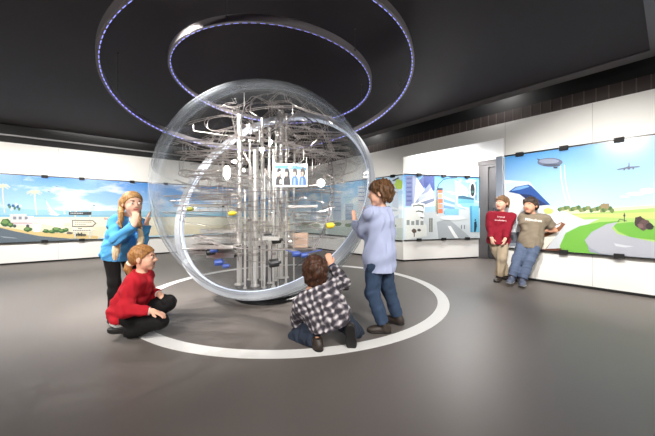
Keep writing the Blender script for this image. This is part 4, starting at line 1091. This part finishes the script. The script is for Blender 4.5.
# ---- plaid boy crouching at the rim, back to the camera
c = person('boy in plaid shirt crouching with his back turned, one hand up at the rim', (.02,2.12,0),
    hip=np.array([.012,2.13,.185]), neck=px(316.5,290,2.17), face=(-.42,.90,.0), head=px(314.5,271.5,2.19), look=(-.25,.95,.12),
    arms={'L':dict(w=np.array([-.19,2.38,.24]), pole=(-.35,.1,-1), dir=(.0,.8,-.5), nrm=(0,-.2,-1), curl=.5, thumb=1),
          'R':dict(w=px(331,265.5,2.47), pole=(.7,-.3,-.9), dir=(-.25,.25,.9), nrm=(-.2,.95,-.1), curl=.35, thumb=-1, lift=.02, fwd=.03)},
    legs={'L':dict(a=np.array([-.075,2.035,.060]), pole=(-.42,.88,.25), toe=(-.45,.80,0)), 'R':dict(a=np.array([.165,2.075,.128]), pole=(.12,.95,-.35), toe=(.10,.18,-.98), up=(.05,.98,.15))},
    skin=SK2, hair=short_hair(H_brown2, 1.25, .022, .032, 21, .003), hh=.205, sw=.132, hw=.075, th=.285, sh=.27,
    clothes=[trousers(M_jean2, .016, 8, .054), top(M_plaid, 'shirt', .055, 1.0, .030, (M_plaid, .014), 1.10, .005, 9, .038, (fabric('navy_cuff', (40,50,78)),'R'), low=.02, neckr=.066), shoes(M_brownsh, size=.95)])

# ---- girl in blue standing, hand at her cheek
c = person('girl with long blond pigtails in bright blue top and black leggings standing at the sphere', (-1.90,2.60,0),
    hip=px(118,250,2.62), neck=px(127,218.5,2.62), face=(.80,-.22,0), head=px(132.5,203.5,2.61), look=(.80,-.58,-.06),
    arms={'R':dict(w=px(134.6,225,2.44), pole=(-.25,-.55,-1), dir=(.02,.10,1), nrm=(-.3,.95,.1), curl=.18, thumb=1, fwd=.02),
          'L':dict(w=px(146.2,224,2.64), pole=(.1,-.2,-1), dir=(.18,.10,1), nrm=(.9,.4,0), curl=.15, thumb=1, fwd=.04)},
    legs={'R':dict(a=np.array([-1.93,2.56,.060]), pole=(1,-.2,0), toe=(.55,-.82,0)), 'L':dict(a=np.array([-1.86,2.79,.060]), pole=(1,.1,0), toe=(.9,-.3,0))},
    skin=SK3, hair=long_hair(H_blond, H_blond2, ([px(121,214,2.50), px(119,232,2.45), px(116.5,248,2.44), px(115,259,2.45)], [px(139,222,2.56), px(141,238,2.55), px(139,250,2.55)])), hh=.205, sw=.115, hw=.06, th=.285, sh=.28,
    clothes=[trousers(M_blackc, .002, 12, .036, .97, .0015, .03), top(M_sky, 'blouse', .085, 1.0, .016, (M_sky, .008), .95, .0045, 13, .040, None, low=.035, neckr=.050), shoes(M_blacksh, size=.88, high=.02)])

# ---- girl in red kneeling on the floor
c = person('girl in red jumper and black trousers kneeling on the floor beside the white floor ring', (-1.50,2.26,0),
    hip=np.array([-1.605,2.275,.175]), neck=px(141,275,2.27), face=(.95,.28,0), head=px(143.5,258,2.27), look=(.98,.20,.02),
    arms={'R':dict(w=px(151,311,2.12), pole=(-.6,-.5,-.6), dir=(.90,.05,-.25), nrm=(.1,.0,-1), curl=.35, thumb=-1),
          'L':dict(w=np.array([-1.40,2.37,.30]), pole=(-.3,.6,-.8), dir=(.8,-.3,-.45), nrm=(.1,0,-1), curl=.35, thumb=1)},
    legs={'R':dict(a=np.array([-1.545,2.20,.052]), pole=(1,-.10,-.1), toe=(-.96,-.1,-.12), up=(-.10,.10,-1)), 'L':dict(a=np.array([-1.545,2.35,.052]), pole=(1,.16,-.1), toe=(-.96,.12,-.12), up=(-.10,-.1,-1))},
    skin=SK, hair=long_hair(H_blond3, H_blond3, 'pony'), hh=.195, sw=.115, hw=.068, ua=.195, fa=.18, th=.30, sh=.275,
    clothes=[trousers(M_blackc, .014, 15, .050, .95, .002), top(M_whitec, 'undershirt', .080, 1.03, .001, None, .98, .0006, 17, .029, None, low=.02, neckr=.05), top(M_red, 'jumper', .035, .98, .022, (M_red, .009), 1.0, .0035, 16, .033, None, low=.02, neckr=.052), shoes(M_blacksh, size=.92)])

# ---- boy in crimson leaning at the end of the wall
c = person('boy in crimson sweatshirt and beige trousers leaning by the grey door', (2.60,4.25,0),
    hip=np.array([2.55,4.26,.585]), neck=px(501.3,213.5,4.29), face=(-.50,-.86,0), head=px(501.8,203,4.25), look=(-.90,-.42,-.03), hipface=(-.5,-.86,0),
    arms={'R':dict(w=px(491.5,239,4.18), pole=(-.6,.5,-.1), dir=(.15,-.1,-1), nrm=(.8,.4,0), curl=.5, thumb=1),
          'L':dict(w=px(504.5,241.5,4.07), pole=(.1,.9,-.2), dir=(-.35,-.15,-.9), nrm=(-.6,.7,0), curl=.5, thumb=-1)},
    legs={'R':dict(a=np.array([2.66,4.235,.060]), pole=(-.5,-.85,.1), toe=(.55,-.80,0)), 'L':dict(a=np.array([2.50,4.16,.060]), pole=(-.4,-.9,.1), toe=(-.72,-.68,0))},
    skin=SK3, hair=short_hair(H_lbrown, .9, .010, .058, 31, .0022), hh=.205, sw=.135, hw=.065, cell=.0065, th=.285, sh=.275,
    clothes=[trousers(M_beige, .018, 18, .054), top(M_crim, 'sweatshirt', .06, 1.0, .022, (M_crim, .010), 1.05, .0035, 19, .036, None, low=.02), shoes(M_brownsh, size=1.0)])
ctx_red = c
# ---- boy in the taupe T-shirt leaning on the wall
c = person('boy in taupe T-shirt and faded jeans leaning back on the right wall', (2.70,3.95,0),
    hip=np.array([2.825,3.98,.575]), neck=px(534.6,215.5,3.99), face=(-.62,-.78,0), head=px(530.3,205.5,3.97), look=(-.88,-.46,-.04), hipface=(-.68,-.74,0),
    arms={'R':dict(w=np.array([2.875,4.075,.66]), pole=(-.1,-.3,-.6), dir=(.5,.1,-.9), nrm=(.6,.5,.2), curl=.5, thumb=1),
          'L':dict(w=np.array([2.965,4.01,.755]), pole=(.8,-.55,.1), dir=(-.75,.2,-.5), nrm=(.5,.7,.2), curl=.4, thumb=1)},
    legs={'L':dict(a=np.array([2.585,3.80,.060]), pole=(-.7,-.7,.2), toe=(-.55,-.83,0)), 'R':dict(a=np.array([2.475,3.86,.060]), pole=(-.7,-.7,.2), toe=(-.72,-.69,0))},
    skin=SK2, hair=short_hair(H_dark, .85, .011, .060, 41, .0034), hh=.205, sw=.126, hw=.065, cell=.0065, th=.285, sh=.28,
    clothes=[trousers(M_jean3, .018, 22, .056), top(M_taupe, 'tshirt', .07, .40, .020, (M_taupe, .009), 1.05, .0035, 23, .04, None, low=.02), shoes(M_greysh, mat('pale_sole', (170,172,180), .6), 1.0)])
ctx_taupe = c
text_on(ctx_taupe, 'top', 'München', .050, ctx_taupe['hip']+ctx_taupe['U']*ctx_taupe['T']*.80-ctx_taupe['R']*.0, M_print, 'shirt_lettering')
text_on(ctx_red, 'top', 6, .036, ctx_red['hip']+ctx_red['U']*ctx_red['T']*.83, M_print, 'shirt_lettering', 0, 1.1)
text_on(ctx_red, 'top', 9, .036, ctx_red['hip']+ctx_red['U']*ctx_red['T']*.70, M_print, 'shirt_lettering', 0, 1.1)
# ================================================================== light: the ceiling lamps of the room, plus added fill spots
def aim(o, tgt):
    d = Vector(tgt)-o.location; o.rotation_euler = d.to_track_quat('-Z', 'Y').to_euler()
def spot(name, loc, tgt, power, ang=60, blend=.6, size=.06, col=(1,.97,.92)):
    l = bpy.data.lights.new(name, 'SPOT'); l.energy = power; l.spot_size = math.radians(ang); l.spot_blend = blend; l.shadow_soft_size = size; l.color = col
    o = bpy.data.objects.new(name, l); COL.objects.link(o); o.location = loc; aim(o, tgt); return o
def area(name, loc, tgt, power, sx, sy, col=(1,.98,.95)):
    l = bpy.data.lights.new(name, 'AREA'); l.shape = 'RECTANGLE'; l.size = sx; l.size_y = sy; l.energy = power; l.color = col
    o = bpy.data.objects.new(name, l); COL.objects.link(o); o.location = loc; aim(o, tgt); return o
# wall washers hang on the ceiling ahead of the near edge of the picture
for k in (-2.5, -.6, 1.3):
    p = LP0+LD*k; q = p-LN*2.8; spot('wall_washer', (q[0], q[1], 2.5), (p[0]+LD[0]*.5, p[1]+LD[1]*.5, .95), 360, 84, .9, .08)
for k in (-3.2, -1.4, .4):
    p = RP0+RD*k; q = p-RN*2.6; spot('wall_washer', (q[0], q[1], 2.5), (p[0], p[1], .80), 350, 74, .9, .08)
spot('wall_washer', (-1.1,2.0,2.5), (-2.3,8.2,.8), 900, 44, .9, .06)
spot('wall_washer', (.9,2.0,2.5), (.6,7.2,.7), 800, 40, .9, .06)
# down lights over the floor and the sphere; those behind the camera are added fill
spot('ceiling_or_fill_spot', (-3.5,2.7,2.6), (-3.3,3.4,0), 700, 100, .9, .09)
spot('ceiling_or_fill_spot', (-3.1,2.3,2.6), (-1.5,3.3,0), 420, 52, .9, .05)
spot('ceiling_or_fill_spot', (2.6,2.0,2.6), (2.6,3.3,0), 60, 100, .9, .09)
spot('ceiling_or_fill_spot', (-.4,.6,2.6), (-.4,2.4,0), 60, 100, .9, .09)
spot('ceiling_or_fill_spot', (-1.6,-2.5,2.6), (-1.6,1.0,0), 330, 100, .9, .09)  # this pair: unseen fill added to lift the near floor
spot('ceiling_or_fill_spot', (1.6,-2.5,2.6), (1.6,1.0,0), 330, 100, .9, .09)
spot('ceiling_or_fill_spot', (-.2,1.2,2.55), (-.7,3.5,1.1), 480, 50, .8, .05)
spot('ceiling_or_fill_spot', (-1.8,-.6,2.6), (-1.3,2.6,.7), 420, 50, .9, .12)  # this pair: front fill added to brighten the children
spot('ceiling_or_fill_spot', (1.5,-.6,2.6), (.4,2.6,.7), 380, 50, .9, .12)
spot('ceiling_or_fill_spot', (1.2,1.0,2.6), (2.7,4.2,.9), 330, 40, .9, .10)
spot('ceiling_or_fill_spot', (1.25,5.35,2.68), (-.95,3.1,.1), 900, 34, .8, .018)
# lamps tucked in the slot over the walls, behind the raft
for s in (1.5, 3.6, 5.2):
    p = LP0+LD*s-LN*.16; area('slot_lamp', (p[0], p[1], 2.95), (p[0]+LN[0]*.06, p[1]+LN[1]*.06, 0), 20, 1.6, .08)
for s in (-1, 1.6, 4.4, 6.4):
    p = RP0+RD*s-RN*.17; area('slot_lamp', (p[0], p[1], 2.95), (p[0], p[1], 0), 20, 1.6, .08)
# down lights in the niche soffit
for t in (.7, 1.5): 
    p = PA+bd*t+np.array([.35,-.62]); area('niche_lamp', (p[0], p[1], SOF-.01), (p[0], p[1], 0), 26, .3, .3)
for t in (.5, 1.0, 1.5):
    p = PA+bd*t-bn*.10; area('cove_lamp', (p[0], p[1], 1.90), (p[0]-bn[0]*.25, p[1]-bn[1]*.25, 2.2), 9, .45, .05)

SC.world = bpy.data.worlds.new('room_air'); SC.world.use_nodes = True
SC.world.node_tree.nodes['Background'].inputs[0].default_value = (.02,.02,.02,1)
vs_ = SC.view_settings; vs_.view_transform = 'Standard'; vs_.look = 'None'; vs_.gamma = 1; vs_.exposure = .22; vs_.use_curve_mapping = False
cy = SC.cycles
cy.max_bounces = 10; cy.transparent_max_bounces = 40; cy.diffuse_bounces = 4; cy.glossy_bounces = 4; cy.transmission_bounces = 6
cy.caustics_reflective = False; cy.caustics_refractive = False; cy.sample_clamp_indirect = 6
cy.use_denoising = True
